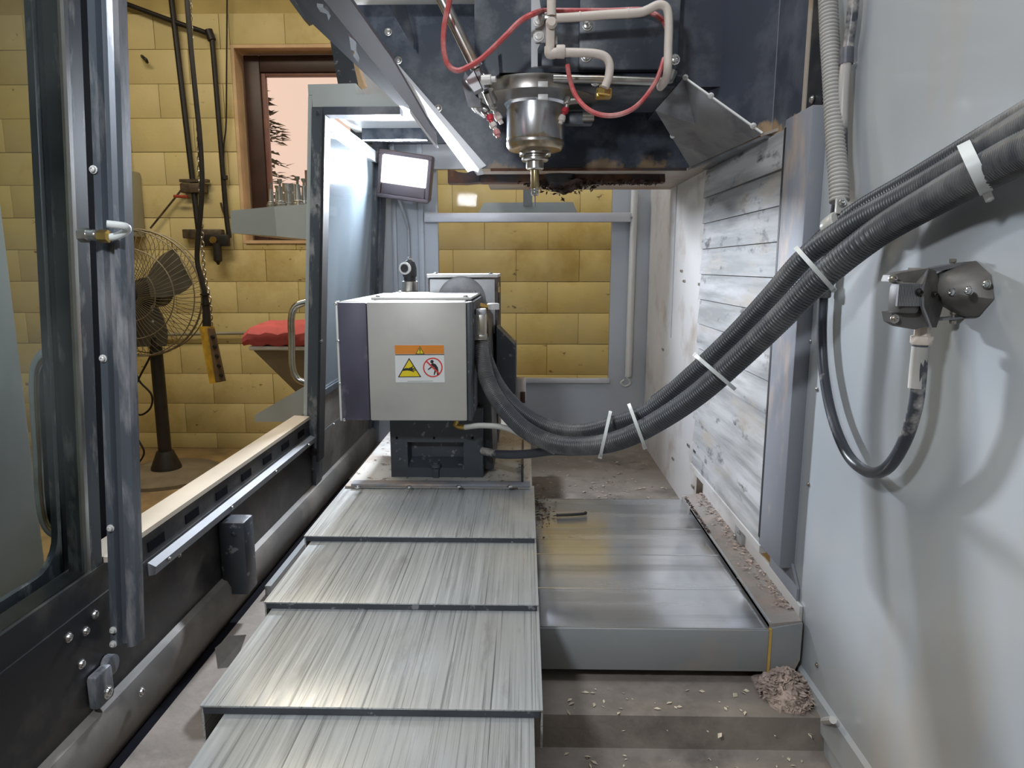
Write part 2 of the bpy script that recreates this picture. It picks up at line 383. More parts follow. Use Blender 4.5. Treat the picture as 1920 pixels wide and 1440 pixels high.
# window
win = thing('window_1', 'brown framed shop window with pale evening sky behind', 'window', ((WX0 + WX1) / 2, YW + .1, WZ0)); struct(win)
MB().box((WX0, YW + .0, WZ0), (WX0 + .02, YW + .19, WZ1)).build('reveal', 'reveal_wood', win)
MB().box((WX0 + .02, YW, WZ1 - .02), (WX1, YW + .19, WZ1)).build('reveal', 'reveal_wood', win)
MB().box((WX0 + .02, YW - .01, WZ0), (WX1, YW + .19, WZ0 + .02)).build('window_sill', 'reveal_wood', win)
fx0 = WX0 + .03; fz1 = WZ1 - .03
MB().box((fx0, YW + .11, WZ0 + .02), (fx0 + .10, YW + .17, fz1), .006).build('window_frame', 'window_brown', win)
MB().box((fx0 + .10, YW + .11, fz1 - .10), (WX1, YW + .17, fz1), .006).build('window_frame', 'window_brown', win)
MB().box((fx0 + .10, YW + .11, WZ0 + .02), (WX1, YW + .17, WZ0 + .08), .006).build('window_frame', 'window_brown', win)
MB().box((fx0 + .10, YW + .125, WZ0 + .08), (fx0 + .128, YW + .16, fz1 - .10), .004).build('sash', 'window_maroon', win)
MB().box((fx0 + .128, YW + .125, fz1 - .122), (WX1, YW + .16, fz1 - .10), .004).build('sash', 'window_maroon', win)
MB().box((fx0 + .12, YW + .14, WZ0 + .06), (WX1, YW + .146, fz1 - .11)).build('pane', 'shop_glass', win)
# outside: fir, utility pole
TX = aY(470, 300, 9.5).x
tr = thing('fir_tree', 'dark fir tree standing outside the shop window', 'tree', (TX, 9.5, 0))
MB().lathe((TX, 9.5, 0), [(.14, 0), (.09, 2.2), (.02, 3.7)], seg=8).build('trunk', 'bark', tr)
fol = MB()
for i in range(330):
    h = random.uniform(1.0, 3.7); th = random.uniform(0, 6.28); R = .12 + .42 * (3.75 - h) * random.uniform(.6, 1.1)
    d = Vector((math.cos(th), math.sin(th), 0)); b = Vector((TX, 9.5, h)); e = b + d * R + Vector((0, 0, -.12 * R))
    for k in range(5):
        q = b.lerp(e, .3 + .17 * k); sd = d.cross(Vector((0, 0, 1))) * (.05 + .03 * random.random())
        fol.add([q + sd, q - sd, q + d * .13 + Vector((0, 0, .05 * random.uniform(-1, 1)))], [(0, 1, 2)])
fo = fol.build('foliage', 'tree_green', tr, False); fo['kind'] = 'stuff'
up = thing('utility_pole', 'thin utility pole with crossarm far outside the window', 'pole', (-4.05, 13, 0))
MB().lathe((-4.05, 13, 0), [(.05, 0), (.035, 2.95)], seg=8).build('pole', 'bark', up)
MB().box((-4.35, 12.97, 2.45), (-3.75, 13.03, 2.50)).build('crossarm', 'bark', up)

# ---- wall services
def wp(u, v, y=YW - .04): return aY(u, v, y)
g_p = 'black pipes on the block wall'
t = thing('drop_pipe', 'straight black drop pipe running down to the air regulator bracket', 'pipe', wp(365, 440), g_p)
MB().tube([wp(318, -30), wp(372, 432)], .017, 10).build('pipe', 'black_iron', t)
MB().box(wp(345, 342) + Vector((-.02, -.02, 0)), wp(392, 352) + Vector((0, .02, .05))).build('clamp_bracket', 'pipe_fittings', t)
t = thing('air_pipe', 'black pipe sloping along the wall then elbowing straight down', 'pipe', wp(430, 445), g_p)
MB().tube(catmull([wp(150, -25), wp(230, 5), wp(330, 42), wp(385, 61), wp(394, 68), wp(398, 80), wp(412, 250), wp(424, 400), wp(430, 445)], 6), .015, 10).build('pipe', 'black_iron', t)
MB().lathe(wp(394, 66), [(.024, -.03), (.024, .03)], (.3, 0, -1), 10).build('elbow', 'black_iron', t)
MB().lathe(wp(421, 333), [(.02, -.012), (.02, .012)], (.05, 0, -1), 10).build('coupling', 'black_iron', t)
tag(MB().tube(catmull([wp(426, -20), wp(425, 120), wp(424, 230), wp(420, 270), wp(419, 300)], 8), .005, 6).build('wall_wire', 'black_iron'), 'thin dark wire hanging down the wall beside the window', 'wire')
tag(MB().tube([wp(258, 628), wp(585, 622)], .011, 8).build('conduit_pipe', 'cabinet_grey'), 'thin grey conduit running level along the lower block wall', 'pipe')
t = thing('air_regulator', 'dark air regulator with brass gauge and hanging filter bowl', 'regulator', wp(405, 490))
MB().box(wp(345, 447) + Vector((0, -.02, 0)), wp(418, 430) + Vector((0, .03, 0)), .006).build('bracket', 'pipe_fittings', t)
MB().box(wp(385, 462) + Vector((0, -.05, 0)), wp(432, 440) + Vector((0, 0, 0)), .008).build('body', 'black_iron', t)
MB().lathe(wp(399, 450, YW - .1), [(.022, 0), (.022, .03)], (0, 1, 0), 14).build('gauge', 'brass', t)
MB().lathe(wp(409, 492, YW - .08), [(.006, -.015), (.012, 0), (.026, .01), (.026, .12)], (0, 0, 1), 12).build('filter_bowl', 'black_iron', t)
MB().tube(catmull([wp(432, 446), wp(428, 420), wp(418, 395), wp(414, 380)], 6), .007, 6).build('lead', 'pipe_fittings', t)
t = thing('pipe_clamp', 'rusty pipe clamp with a red lever and a stay rod', 'clamp', wp(360, 375))
MB().box(wp(342, 362) + Vector((0, -.03, 0)), wp(386, 344) + Vector((0, .03, 0)), .006).build('plate', 'pipe_fittings', t)
MB().tube([wp(345, 350), wp(282, 428)], .006, 6).build('stay_rod', 'pipe_fittings', t)
MB().tube([wp(326, 368, YW - .07), wp(352, 369, YW - .07)], .009, 6).build('lever', 'dull_red', t)
t = thing('wall_hook', 'small dark hook screwed into the yellow block wall', 'hook', wp(270, 110))
MB().tube(catmull([wp(266, 105, YW), wp(269, 108, YW - .05), wp(274, 112, YW - .06), wp(276, 117, YW - .04)], 5), .009, 6).build('hook', 'black_iron', t)
t = thing('electrical_cabinet', 'narrow grey electrical cabinet on the wall behind the fan', 'cabinet', wp(236, 445))
p0, p1 = wp(205, 445), wp(258, 322)
MB().box((p0.x, YW - .14, p0.z), (p1.x, YW - .005, p1.z), .01).build('body', 'cabinet_grey', t)
MB().box((p0.x + .02, YW - .146, p0.z + .02), (p1.x - .02, YW - .139, p1.z - .02), .003).build('door', 'cabinet_grey', t)
tag(MB().tube(catmull([wp(228, 170), wp(234, 230), wp(244, 320)], 5), .005, 6).build('cabinet_wire', 'black_iron'), 'thin wire dropping behind the dark door pillar', 'wire')

# ---- fan
FY = 3.75; FC = Vector((-2.125, FY, 1.055)); FR = .345
fan = thing('pedestal_fan', 'black pedestal fan with round wire cage and broad blades', 'fan', (-2.09, FY + .05, 0))
cg = MB()
for yy, R in ((-.075, FR * .985), (0, FR), (.075, FR * .985), (-.11, FR * .42), (-.10, FR * .7)):
    cg.tube([FC + Vector((R * math.cos(a), yy, R * math.sin(a))) for a in [k * 2 * math.pi / 48 for k in range(48)]], .006 if yy == 0 else .0035, 5, True)
for k in range(64):
    a = k * 2 * math.pi / 64; tw = .25
    for s_ in (-1, 1):
        pts = [FC + Vector((R * FR * math.cos(a + tw * R), s_ * yy, R * FR * math.sin(a + tw * R))) for R, yy in ((.16, .118), (.5, .112), (.8, .095), (.96, .06), (1, 0))]
        cg.tube(pts, .0016, 4)
cgo = cg.build('wire_cage', 'fan_wire', fan); cgo['kind'] = 'stuff'
for k, a0 in enumerate((.52, .52 + 2.09, .52 + 4.19)):
    b = MB(); n = 8
    tp, bt = [], []
    for i in range(n + 1):
        s_ = i / n; R = .06 + s_ * .235; wdt = .06 + .06 * math.sin(s_ * 2.2)
        for sg in (-1, 1):
            aa = a0; dx = Vector((math.cos(aa), 0, math.sin(aa))); dn = Vector((-math.sin(aa), 0, math.cos(aa)))
            p = FC + dx * R + dn * sg * wdt + Vector((0, sg * (.04 - .015 * s_), 0)); tp.append(p); bt.append(p + Vector((0, .004, 0)))
    m_ = len(tp); fs = []
    for i in range(n):
        fs += [(2 * i, 2 * i + 1, 2 * i + 3, 2 * i + 2), (m_ + 2 * i, m_ + 2 * i + 2, m_ + 2 * i + 3, m_ + 2 * i + 1), (2 * i, 2 * i + 2, m_ + 2 * i + 2, m_ + 2 * i), (2 * i + 1, m_ + 2 * i + 1, m_ + 2 * i + 3, 2 * i + 3)]
    fs += [(0, m_, m_ + 1, 1), (2 * n, 2 * n + 1, m_ + 2 * n + 1, m_ + 2 * n)]
    b.add(tp + bt, fs).build('blade', 'fan_blade', fan)
MB().lathe(FC, [(.03, -.13), (.062, -.11), (.065, .04), (.085, .06), (.085, .2), (.06, .23)], (0, 1, 0), 20).build('motor', 'black_iron', fan)
MB().box(FC + Vector((-.09, -.02, -.07)), FC + Vector((.06, .16, -.0)), .02).build('motor_housing', 'black_iron', fan)
MB().lathe((-2.085, FY + .04, .80), [(.028, 0), (.028, .1), (.02, .13), (.02, .2)], seg=12).build('neck', 'dull_chrome', fan)
MB().lathe((-2.085, FY + .04, .14), [(.036, 0), (.034, .67)], seg=14).build('pole', 'black_iron', fan)
MB().lathe((-2.085, FY + .04, .03), [(.085, 0), (.08, .03), (.045, .12)], seg=18).build('cone_foot', 'black_iron', fan)
MB().lathe((-2.085, FY + .04, 0), [(.30, 0), (.30, .02), (.25, .035), (.08, .045)], seg=32).build('base', 'fan_base', fan)
def fp(u, v): return aY(u, v, FY + .12)
MB().tube(catmull([fp(243, 610), fp(254, 690), fp(262, 715), fp(284, 740), fp(282, 765), fp(262, 778), fp(248, 760), fp(256, 720), fp(280, 672), fp(296, 640), fp(300, 610), fp(288, 560)], 8), .006, 6).build('cord', 'black_iron', fan)
MB().tube(catmull([fp(256, 720), fp(254, 780), fp(258, 820), fp(270, 850), Vector((-2.33, FY + .12, .01))], 8), .006, 6).build('cord', 'black_iron', fan)

# ---- hoist pendant
PY = 3.3
def pp(u, v, y=PY): return aY(u, v, y)
pd = thing('pendant_control', 'yellow hanging pendant control box with dark button face', 'pendant', pp(407, 722))
ax = (pp(383, 612) - pp(408, 718)).normalized()
M4 = lambda lo, hi: MB().hexa([pp(393, 720, PY - .035), pp(424, 714, PY - .035), pp(424, 714, PY + .04), pp(393, 720, PY + .04), pp(373, 612, PY - .03), pp(402, 612, PY - .03), pp(402, 612, PY + .03), pp(373, 612, PY + .03)])
M4(0, 0).build('housing', 'pendant_yellow', pd)
MB().prism([pp(404, 716, PY - .041), pp(423, 713, PY - .041), pp(401, 616, PY - .036), pp(389, 616, PY - .036)], (0, .004, 0)).build('button_face', 'pendant_dark', pd)
for k in range(5): MB().lathe(pp(397 + 4 * k, 632 + 18 * k, PY - .05), [(.008, 0), (.010, .012)], (0, 1, 0), 8).build('button', 'black_iron', pd)
MB().tube([pp(388, 613), pp(387, 585), pp(384, 548)], [.021, .019, .014], 10).build('strain_relief', 'black_iron', pd)
for v in (552, 570): MB().lathe(pp(384 + (v - 552) * .1, v), [(.022, -.004), (.022, .004)], (0, 0, 1), 10).build('collar', 'black_iron', pd)
MB().tube(catmull([pp(384, 548), pp(377, 520), pp(370, 490), pp(371, 450), pp(376, 400), pp(379, 340), pp(375, 260), pp(368, 190), pp(358, 90), pp(349, -20)], 8), .012, 8).build('cable', 'black_iron', pd)
chn = thing('support_chain', 'thin steel chain hanging beside the pendant cable', 'chain', pp(392, 600, PY + .02))
cm = MB(); cp = resample(catmull([pp(356, -20, PY + .02), pp(359, 80, PY + .02), pp(364, 160, PY + .02), pp(371, 230, PY + .02), pp(374, 330, PY + .02), pp(382, 500, PY + .02), pp(393, 560, PY + .02), pp(396, 608, PY + .02)], 10), .022)
for i, (a, b) in enumerate(zip(cp, cp[1:])):
    c = (a + b) / 2; d = (b - a).normalized(); sx = Vector((1, 0, 0)) if i % 2 else Vector((0, 1, 0))
    cm.tube([c + d * .016 * math.cos(t_) + sx * .008 * math.sin(t_) for t_ in [k * 6.2832 / 8 for k in range(8)]], .0022, 4, True)
cmo = cm.build('links', 'dull_chrome', chn); cmo['kind'] = 'stuff'

# ---- bench things outside the far door
CY = 3.0
tb = thing('side_bench', 'brown wedge shaped bench bracket under the red padding', 'bench', aY(520, 700, CY))
pl = [aY(470, 652, CY), aY(610, 652, CY), aY(610, 770, CY), aY(560, 740, CY)]
MB().prism(pl, (0, .35, 0)).build('bracket', 'brown_board', tb)
MB().box(aY(466, 657, CY - .01), aY(612, 650, CY - .01) + Vector((0, .38, 0)), .005).build('top', 'white_metal', tb)
MB().box((aY(600, 700, CY).x, CY + .05, 0), (aY(612, 700, CY).x, CY + .30, aY(600, 700, CY).z), .004).build('post', 'brown_board', tb)
cu = MB(); a, b = aY(457, 650, CY), aY(612, 613, CY); n = 14; m_ = 8; vv = []; ff = []
prof = [(0, .0), (-.018, .3), (-.016, .62), (.012, .9), (.05, 1.0), (.19, 1.05), (.33, .98), (.36, .5), (.34, 0)]
for i in range(n + 1):
    s_ = i / n; x = a.x + (b.x - a.x) * s_; e = 1 - .35 * max(0, 1 - s_ * 7) ** 2
    for (dy, hz) in prof:
        vv.append(Vector((x, CY + dy, a.z + .004 + (b.z - a.z) * hz * e * (1 + .06 * s_) + .006 * math.sin(i * 1.9 + dy * 20))))
k_ = len(prof)
for i in range(n):
    for j in range(k_ - 1): ff.append((i * k_ + j, (i + 1) * k_ + j, (i + 1) * k_ + j + 1, i * k_ + j + 1))
    ff.append((i * k_ + k_ - 1, (i + 1) * k_ + k_ - 1, (i + 1) * k_, i * k_))
ff += [tuple(range(k_)), tuple(n * k_ + j for j in range(k_))[::-1]]
tag(cu.add(vv, ff).build('red_cushion', 'red_cloth'), 'red cloth covered pad lying on the bench behind the door handle', 'cushion')
t = thing('chip_tray', 'pale grey wedge tray jutting out below the chrome door handle', 'tray', aY(540, 785, 2.5))
MB().prism([aY(478, 778, 2.5), aY(575, 722, 2.5), aY(625, 722, 2.5), aY(625, 790, 2.5), aY(478, 791, 2.5)], (0, .4, 0)).build('side', 'tray_grey', t)
t = thing('tool_shelf', 'pale grey tapered metal shelf fixed outside the far door', 'shelf', aY(520, 445, 2.4))
MB().prism([aY(432, 395, 2.4), aY(514, 387, 2.4), aY(519, 443, 2.4), aY(434, 437, 2.4)], (0, .5, 0)).build('end_panel', 'tray_grey_shaded', t)
MB().prism([aY(514, 387, 2.4), aY(600, 381, 2.4), aY(600, 451, 2.4), aY(519, 443, 2.4)], (0, .5, 0)).build('front_panel', 'tray_grey', t)
TH = 'tool holders standing on the grey shelf'
names = ['slim tool holder with flared pull stud, leftmost on the shelf', 'short tool holder half hidden second on the shelf', 'tall slim tool holder third from the shelf end', 'stubby wide steel tool holder in the middle of the shelf', 'short tool holder just behind the stubby wide one', 'tallest tool holder on the shelf near the door edge', 'tool holder one before the last beside the door edge', 'last tool holder partly hidden by the door edge']
for k, (u, vt, wd_, y) in enumerate(((507, 343, 3.3, 2.5), (518, 348, 3, 2.62), (524, 336, 4, 2.5), (540, 345, 8, 2.55), (551, 345, 3, 2.66), (557, 331, 4.2, 2.5), (569, 335, 4, 2.52), (579, 340, 4, 2.55))):
    top = aY(u, vt, y); zb = aY(u, 384.5, 2.4).z + .001; s_ = y / F; hh = top.z - zb; r = wd_ * s_
    t = thing('tool_holder', names[k], 'tool holder', (top.x, y, zb), TH)
    MB().lathe((top.x, y, zb), [(r * 2.6, 0), (r * 2.6, hh * .12), (r * 2.2, hh * .14), (r * 2.2, hh * .2), (r * 1.5, hh * .24)], seg=16).build('flange', 'dull_chrome', t)
    if k == 3:
        MB().lathe((top.x, y, zb), [(r * 1.3, hh * .24), (r * 1.25, hh * .6), (r * .9, hh * .62), (r * .9, hh * .66), (r * 1.3, hh * .68), (r * 1.3, hh)], seg=16).build('shank', 'steel_bright', t)
    else:
        MB().lathe((top.x, y, zb), [(r * 1.45, hh * .24), (r * .95, hh * .74)], seg=16).build('taper', 'steel_bright', t)
        MB().lathe((top.x, y, zb), [(r * .6, hh * .74), (r * .5, hh * .86), (r * 1.05, hh * .93), (r * 1.1, hh)], seg=12).build('pull_stud', 'dull_chrome', t)
# operator cabinet standing outside the near door
t = thing('operator_cabinet', 'pale blue grey cabinet standing outside behind the near door glass', 'cabinet', (-1.55, .62, 0))
MB().box((-2.2, .3, 0), (-1.12, 1.49, 2.3), .02).build('body', 'cabinet_blue', t)
MB().box((-1.12, .36, .1), (-1.112, 1.43, 2.2), .003).build('door', 'cabinet_blue', t)

# ================================================================== THE MACHINE ENCLOSURE
RX = .52
mw = struct(MB().box((RX, -.4, .34), (RX + .02, 1.252, 2.4)).build('wall_machine_right', 'grey_panel'))
MB().prism([(RX, -.4, .40), (RX - .006, -.4, .402), (RX - .006, -.4, .455), (RX, -.4, .462)], (0, 1.64, 0)).build('folded_hem', 'grey_panel', mw)
for u, v in ((1532, 730), (1516, 908), (1532, 1247), (1520, 640)):
    screw(aX(u, v, RX - .0005), (-1, 0, 0), mw, .0035, 'dull_chrome', 'rivet', .003)
MB().tube([aX(1545, 1352, RX - .004), aX(1562, 1350, RX - .02)], .006, 8).build('drain_peg', 'white_metal', mw)
rw = struct(MB().box((RX, 2.0, .40), (RX + .02, 2.95, 2.3)).build('wall_machine_side', 'white_panel'))
for u, v in ((1277, 508), (1282, 527), (1311, 533), (1242, 655), (1261, 860), (1290, 835), (1298, 912)):
    MB().box(aX(u, v, RX - .003) + Vector((-.001, -.012, -.004)), aX(u, v, RX - .003) + Vector((.003, .012, .004))).build('clip', 'dull_chrome', rw)
MB().box((RX - .002, 2.44, .95), (RX, 2.446, 1.7)).build('panel_seam', 'rear_panel', rw)
# rear wall with window
RY = 2.95; ox0, ox1, oz0, oz1 = -.372, .362, .715, 1.60
o8 = [(-.72, .38), (RX, .38), (RX, 2.3), (-.72, 2.3)]; i8 = [(ox0, oz0), (ox1, oz0), (ox1, oz1), (ox0, oz1)]
vv = [(x, RY, z) for x, z in o8 + i8] + [(x, RY + .03, z) for x, z in o8 + i8]; ff = []
for i in range(4):
    j = (i + 1) % 4
    ff += [(i, j, 4 + j, 4 + i), (8 + i, 8 + j, 12 + j, 12 + i), (4 + i, 4 + j, 12 + j, 12 + i), (i, j, 8 + j, 8 + i)]
rear = struct(MB().add(vv, ff).build('wall_machine_rear', 'rear_panel'))
MB().box((-.425, RY - .035, 1.383), (.437, RY - .001, 1.421), .004).build('cross_rail', 'edge_white', rear)
MB().box((ox0 - .02, RY - .02, .700), (ox1 + .005, RY - .001, .722), .003).build('sill_rail', 'edge_white', rear)
MB().box((-.72, RY - .03, 1.70), (.2, RY - .001, 1.80)).build('header_band', 'slate', rear)
MB().box((-.565, RY - .018, .45), (-.545, RY - .001, 1.70), .003).build('fold_rib', 'rear_panel', rear)
MB().box((-.455, RY - .012, .45), (-.43, RY - .001, 1.70), .003).build('fold_rib', 'rear_panel', rear)
MB().box((-.60, RY - .012, 1.60), (-.20, RY - .001, 1.612)).build('fold_rib', 'rear_panel', rear)
for u, v in ((804, 408), (740, 474), (1184, 408)): screw(aY(u, v, RY - .036 if v < 420 else RY), (0, -1, 0), rear, .004, 'dull_chrome', 'rivet', .003)
w2 = thing('window_2', 'clear viewing window in the rear machine panel', 'window', ((ox0 + ox1) / 2, RY + .01, oz0)); struct(w2)
MB().box((ox0 + .001, RY + .010, oz0 + .001), (ox1 - .001, RY + .016, oz1 - .001)).build('pane', 'rear_glass', w2)
t = thing('rear_tube', 'long white tube clipped upright beside the rear window', 'tube', aY(1180, 705, RY - .02))
MB().tube([aY(1190, 355, RY - .022), aY(1178, 706, RY - .022)], .0145, 12).build('tube', 'white_metal', t)
MB().tube(catmull([aY(1170, 712, RY - .02), aY(1164, 718, RY - .02), aY(1172, 724, RY - .02), aY(1182, 718, RY - .02), aY(1176, 707, RY - .02)], 5), .004, 6).build('hook', 'white_metal', t)
MB().prism([aY(896, 401, RY + .1), aY(1083, 399, RY + .1), aY(1074, 379, RY + .1), aY(908, 380, RY + .1)], (0, .02, 0)).build('outer_plate', 'rear_panel', rear)
MB().box(aY(981, 386, RY + .085), aY(998, 330, RY + .085) + Vector((0, .006, 0))).build('hanger', 'post_steel', rear)

# machine floor with a step down at the near end
fl = MB(); prof = [(2.95, .43), (1.085, .43), (1.080, .428), (1.070, .372), (1.062, .366), (.2, .366), (.2, .33), (2.95, .33)]
fl.prism([(-.74, y, z) for y, z in ((2.95, .43), (.2, .43), (.2, .33), (2.95, .33))], (.64, 0, 0))
mf = struct(fl.build('floor_machine', 'silt_floor'))
MB().prism([(-.0999, y, z) for y, z in prof], (.6199, 0, 0)).build('stepped_pan', 'silt_floor', mf)
# upright rim of the floor tray along the far left
MB().box((-.650, .25, .4302), (-.630, 2.40, .4312)).build('dark_gap_strip', 'dark_void', mf)  # flat black strip on the floor, stands in for the shade of a groove
MB().box((-.60, 2.42, .431), (-.44, 2.45, .47)).build('floor_lip', 'saddle_grey', mf)
MB().box((-.615, 1.5, .431), (-.60, 2.45, .455)).build('floor_lip', 'saddle_grey', mf)

# ---- rear flood light
fl_ = thing('rear_flood_light', 'lit rectangular flood light on the rear machine panel', 'lamp', FLOOD_P)
R_ = Matrix.Translation(FLOOD_P) @ Matrix.Rotation(math.radians(8), 4, 'Y') @ Matrix.Rotation(math.radians(9), 4, 'X')
MB().box((-.104, -.02, -.095), (.104, .05, .085), .012).xf(R_).build('housing', 'lamp_body', fl_)
MB().box((-.104, -.032, .068), (.104, -.018, .085), .005).xf(R_).build('bezel', 'lamp_body', fl_)
MB().box((-.104, -.032, -.095), (.104, -.018, -.078), .005).xf(R_).build('bezel', 'lamp_body', fl_)
MB().box((-.104, -.032, -.08), (-.088, -.018, .07), .005).xf(R_).build('bezel', 'lamp_body', fl_)
MB().box((.088, -.032, -.08), (.104, -.018, .07), .005).xf(R_).build('bezel', 'lamp_body', fl_)
MB().box((-.086, -.026, -.036), (.086, -.021, .066)).xf(R_).build('lens', 'lamp_lens', fl_)
MB().box((-.086, -.028, -.078), (.086, -.020, -.037), .003).xf(R_).build('driver_cover', 'lamp_body', fl_)
MB().box((-.03, .04, -.11), (.03, .155, -.08)).xf(R_).build('bracket', 'rear_panel', fl_)
MB().tube([R_ @ Vector((-.02, .01, -.095)), FLOOD_P + Vector((-.02, .15, -.2)), FLOOD_P + Vector((-.02, .16, -.6))], .006, 8).build('cable', 'rear_panel', fl_)
# its twin at the near end, behind the viewer
nf = thing('near_flood_light', 'rectangular flood light at the near end of the machine', 'lamp', NEAR_P)
Rn = Matrix.Translation(NEAR_P) @ Matrix.Rotation(math.radians(180 - 15), 4, 'Z') @ Matrix.Rotation(math.radians(18), 4, 'X')
MB().box((-.104, -.02, -.085), (.104, .05, .085), .012).xf(Rn).build('housing', 'lamp_body', nf)
MB().box((-.086, -.026, -.06), (.086, -.021, .06)).xf(Rn).build('lens', 'lamp_lens', nf)

# ================================================================== LEFT FRONT: apron, doors
ap = thing('front_apron', 'black lower front panel with slotted guide rail under the doors', 'panel', (-.67, 1.6, .43))
MB().box((-.70, .2, .45), (-.665, 2.95, .69)).build('skirt', 'black_panel', ap)
MB().box((-.71, .2, .69), (-.668, 2.95, .736)).build('slot_band', 'black_panel', ap)
MB().prism([(-.664, 0, .736), (-.664, 0, .745), (-.712, 0, .748), (-.712, 0, .73)], (0, 1, 0)).xf(Matrix.Translation((0, 1.01, 0)) @ Matrix.Diagonal((1, 1.035, 1, 1))).build('sill', 'cream_sill', ap)
MB().prism([(-.667, 0, .660), (-.653, 0, .663), (-.651, 0, .678), (-.667, 0, .686)], (0, 1, 0)).xf(Matrix.Translation((0, 1.12, 0)) @ Matrix.Diagonal((1, 1.75, 1, 1))).build('guide_rail', 'rail_grey', ap)
for k in range(9):
    y = 1.13 + k * .135
    MB().box((-.670, y, .700), (-.6665, y + .055, .718)).build('slot', 'dark_void', ap)  # near-black box on the band, colours in the shade of a slot
    if k % 2 == 0: screw((-.649, y + .03, .675), (1, 0, 0), ap, .004)
MB().prism([(-.668, 0, .43), (-.665, 0, .525), (-.652, 0, .52), (-.644, 0, .505), (-.644, 0, .45), (-.652, 0, .43)], (0, 1, 0)).xf(Matrix.Translation((0, .2, 0)) @ Matrix.Diagonal((1, 2.65, 1, 1))).build('bottom_channel', 'channel_steel', ap)
for u, v in ((264, 1297), (152, 1245), (160, 1183), (177, 1152), (128, 1195), (335, 1040)):
    p = aX(u, v, -.6655 if v != 1297 else -.64); screw(p + Vector((.0, 0, 0)), (1, 0, 0), ap, .006 if v != 1040 else .004)
t = thing('door_latch', 'worn grey latch roller bolted low on the black apron', 'latch', aX(182, 1300, -.655))
q = aX(178, 1278, -.664)
MB().box(q + Vector((0, -.022, -.035)), q + Vector((.018, .02, .02)), .006).build('block', 'pillar_slate', t)
MB().lathe(q + Vector((.0, .03, .01)), [(.016, 0), (.016, .012), (.010, .014)], (1, 0, 0), 14).build('roller', 'pillar_slate', t)
screw(q + Vector((.018, 0, -.018)), (1, 0, 0), t, .008)
bp = thing('bumper_block', 'dark grey rectangular bumper block bolted to the black apron', 'bumper', (-.635, 1.42, .49))
MB().box((-.665, 1.39, .487), (-.607, 1.445, .655), .006).build('block', 'cast_grey', bp)
screw((-.63, 1.389, .63), (0, -1, 0), bp, .005, 'cast_grey')

# near door
nd = thing('machine_door', 'near sliding machine door with glass pane and dark frame', 'door', (-.68, .6, .6))
D = lambda *a: MB().door(*a)
D(.05, .97, .717, 2.1, -.004, .0).build('pane', 'door_glass', nd)
D(.968, .976, .712, 2.1, -.004, .005).build('gasket', 'steel_bright', nd)
D(.976, 1.005, .690, 2.1, -.03, .004).build('stile', 'door_slate', nd)
D(.05, .976, .708, .717, -.004, .005).build('gasket', 'steel_bright', nd)
D(.05, 1.005, .672, .708, -.03, .004).build('bottom_rail', 'channel_steel', nd)
D(1.0005, 1.17, .60, 2.1, -.064, -.054).build('shadow_gap', 'dark_void', nd)  # black plate standing in for the shade between stile and pillar
# outer skin with rounded window opening
oy0, oy1 = .1, aDoor(82, 480, -.055).y; ozb = aDoor(70, 1085, -.055).z; rad = .05
inner = [(oy0, 2.05), (oy0, ozb), (oy1 - rad, ozb)] + [(oy1 - rad + rad * math.sin(a), ozb + rad - rad * math.cos(a)) for a in [math.pi / 2 * k / 6 for k in range(1, 7)]] + [(oy1, 2.05)]
outer = [(0.0, 2.1), (0.0, .6)] + [(1.0, .6)] * 7 + [(1.0, 2.1)]
outer = [(0., 2.1), (0., .6), (oy1 - rad, .6)] + [(1.0, .6 + (ozb + rad - .6) * k / 6) if k else (1.0, .6) for k in range(1, 7)] + [(1.0, 2.1)]
n = len(inner); vv = []; ff = []
for off in (-.055, -.065):
    vv += [(xd(z) + off, y, z) for y, z in inner] + [(xd(z) + off, y, z) for y, z in outer]
for i in range(n):
    j = (i + 1) % n
    ff += [(i, j, n + j, n + i), (2 * n + i, 2 * n + j, 3 * n + j, 3 * n + i), (i, j, 2 * n + j, 2 * n + i), (n + i, n + j, 3 * n + j, 3 * n + i)]
MB().add(vv, ff).build('outer_skin', 'door_slate', nd)
h = [aDoor(100, 690, -.085), aDoor(100, 690, -.12), aDoor(78, 705, -.14), aDoor(70, 740, -.145), aDoor(72, 840, -.145), aDoor(78, 940, -.145), aDoor(90, 1000, -.14), aDoor(112, 1030, -.12), aDoor(112, 1030, -.085)]
h = [Vector((xd(z) + o, y, z)) for o, y, z in ((-.06, 1.07, 1.065), (-.10, 1.07, 1.065), (-.122, 1.07, 1.05), (-.13, 1.07, 1.01), (-.13, 1.07, .90), (-.13, 1.07, .82), (-.122, 1.07, .775), (-.10, 1.07, .76), (-.06, 1.07, .76))]
MB().tube(catmull(h, 5), .013, 12).build('handle', 'chrome', nd)
# pressed pillar = leading edge of the near door
pil = MB(); prf = [(.029, .980), (.042, .976), (.046, .984), (.055, .984), (.060, .972), (.067, .974), (.072, .979), (.072, 1.0), (.029, 1.004)]
zz = (.612, 2.1); vv = []
for z in zz: vv += [(xd(z) + o, y, z) for o, y in prf]
m_ = len(prf); ff = [(i, (i + 1) % m_, m_ + (i + 1) % m_, m_ + i) for i in range(m_)] + [tuple(range(m_)), tuple(range(m_, 2 * m_))[::-1]]
pilo = pil.add(vv, ff).build('edge_pillar', 'pillar_slate', nd, smooth=False)
for u, v in ((176, 318), (194, 672), (208, 990), (213, 1181), (213, 1207)):
    p = aY(u, v, .977); screw(p, (0, -1, 0), pilo, .0045, 'white_metal', 'rivet', .006)
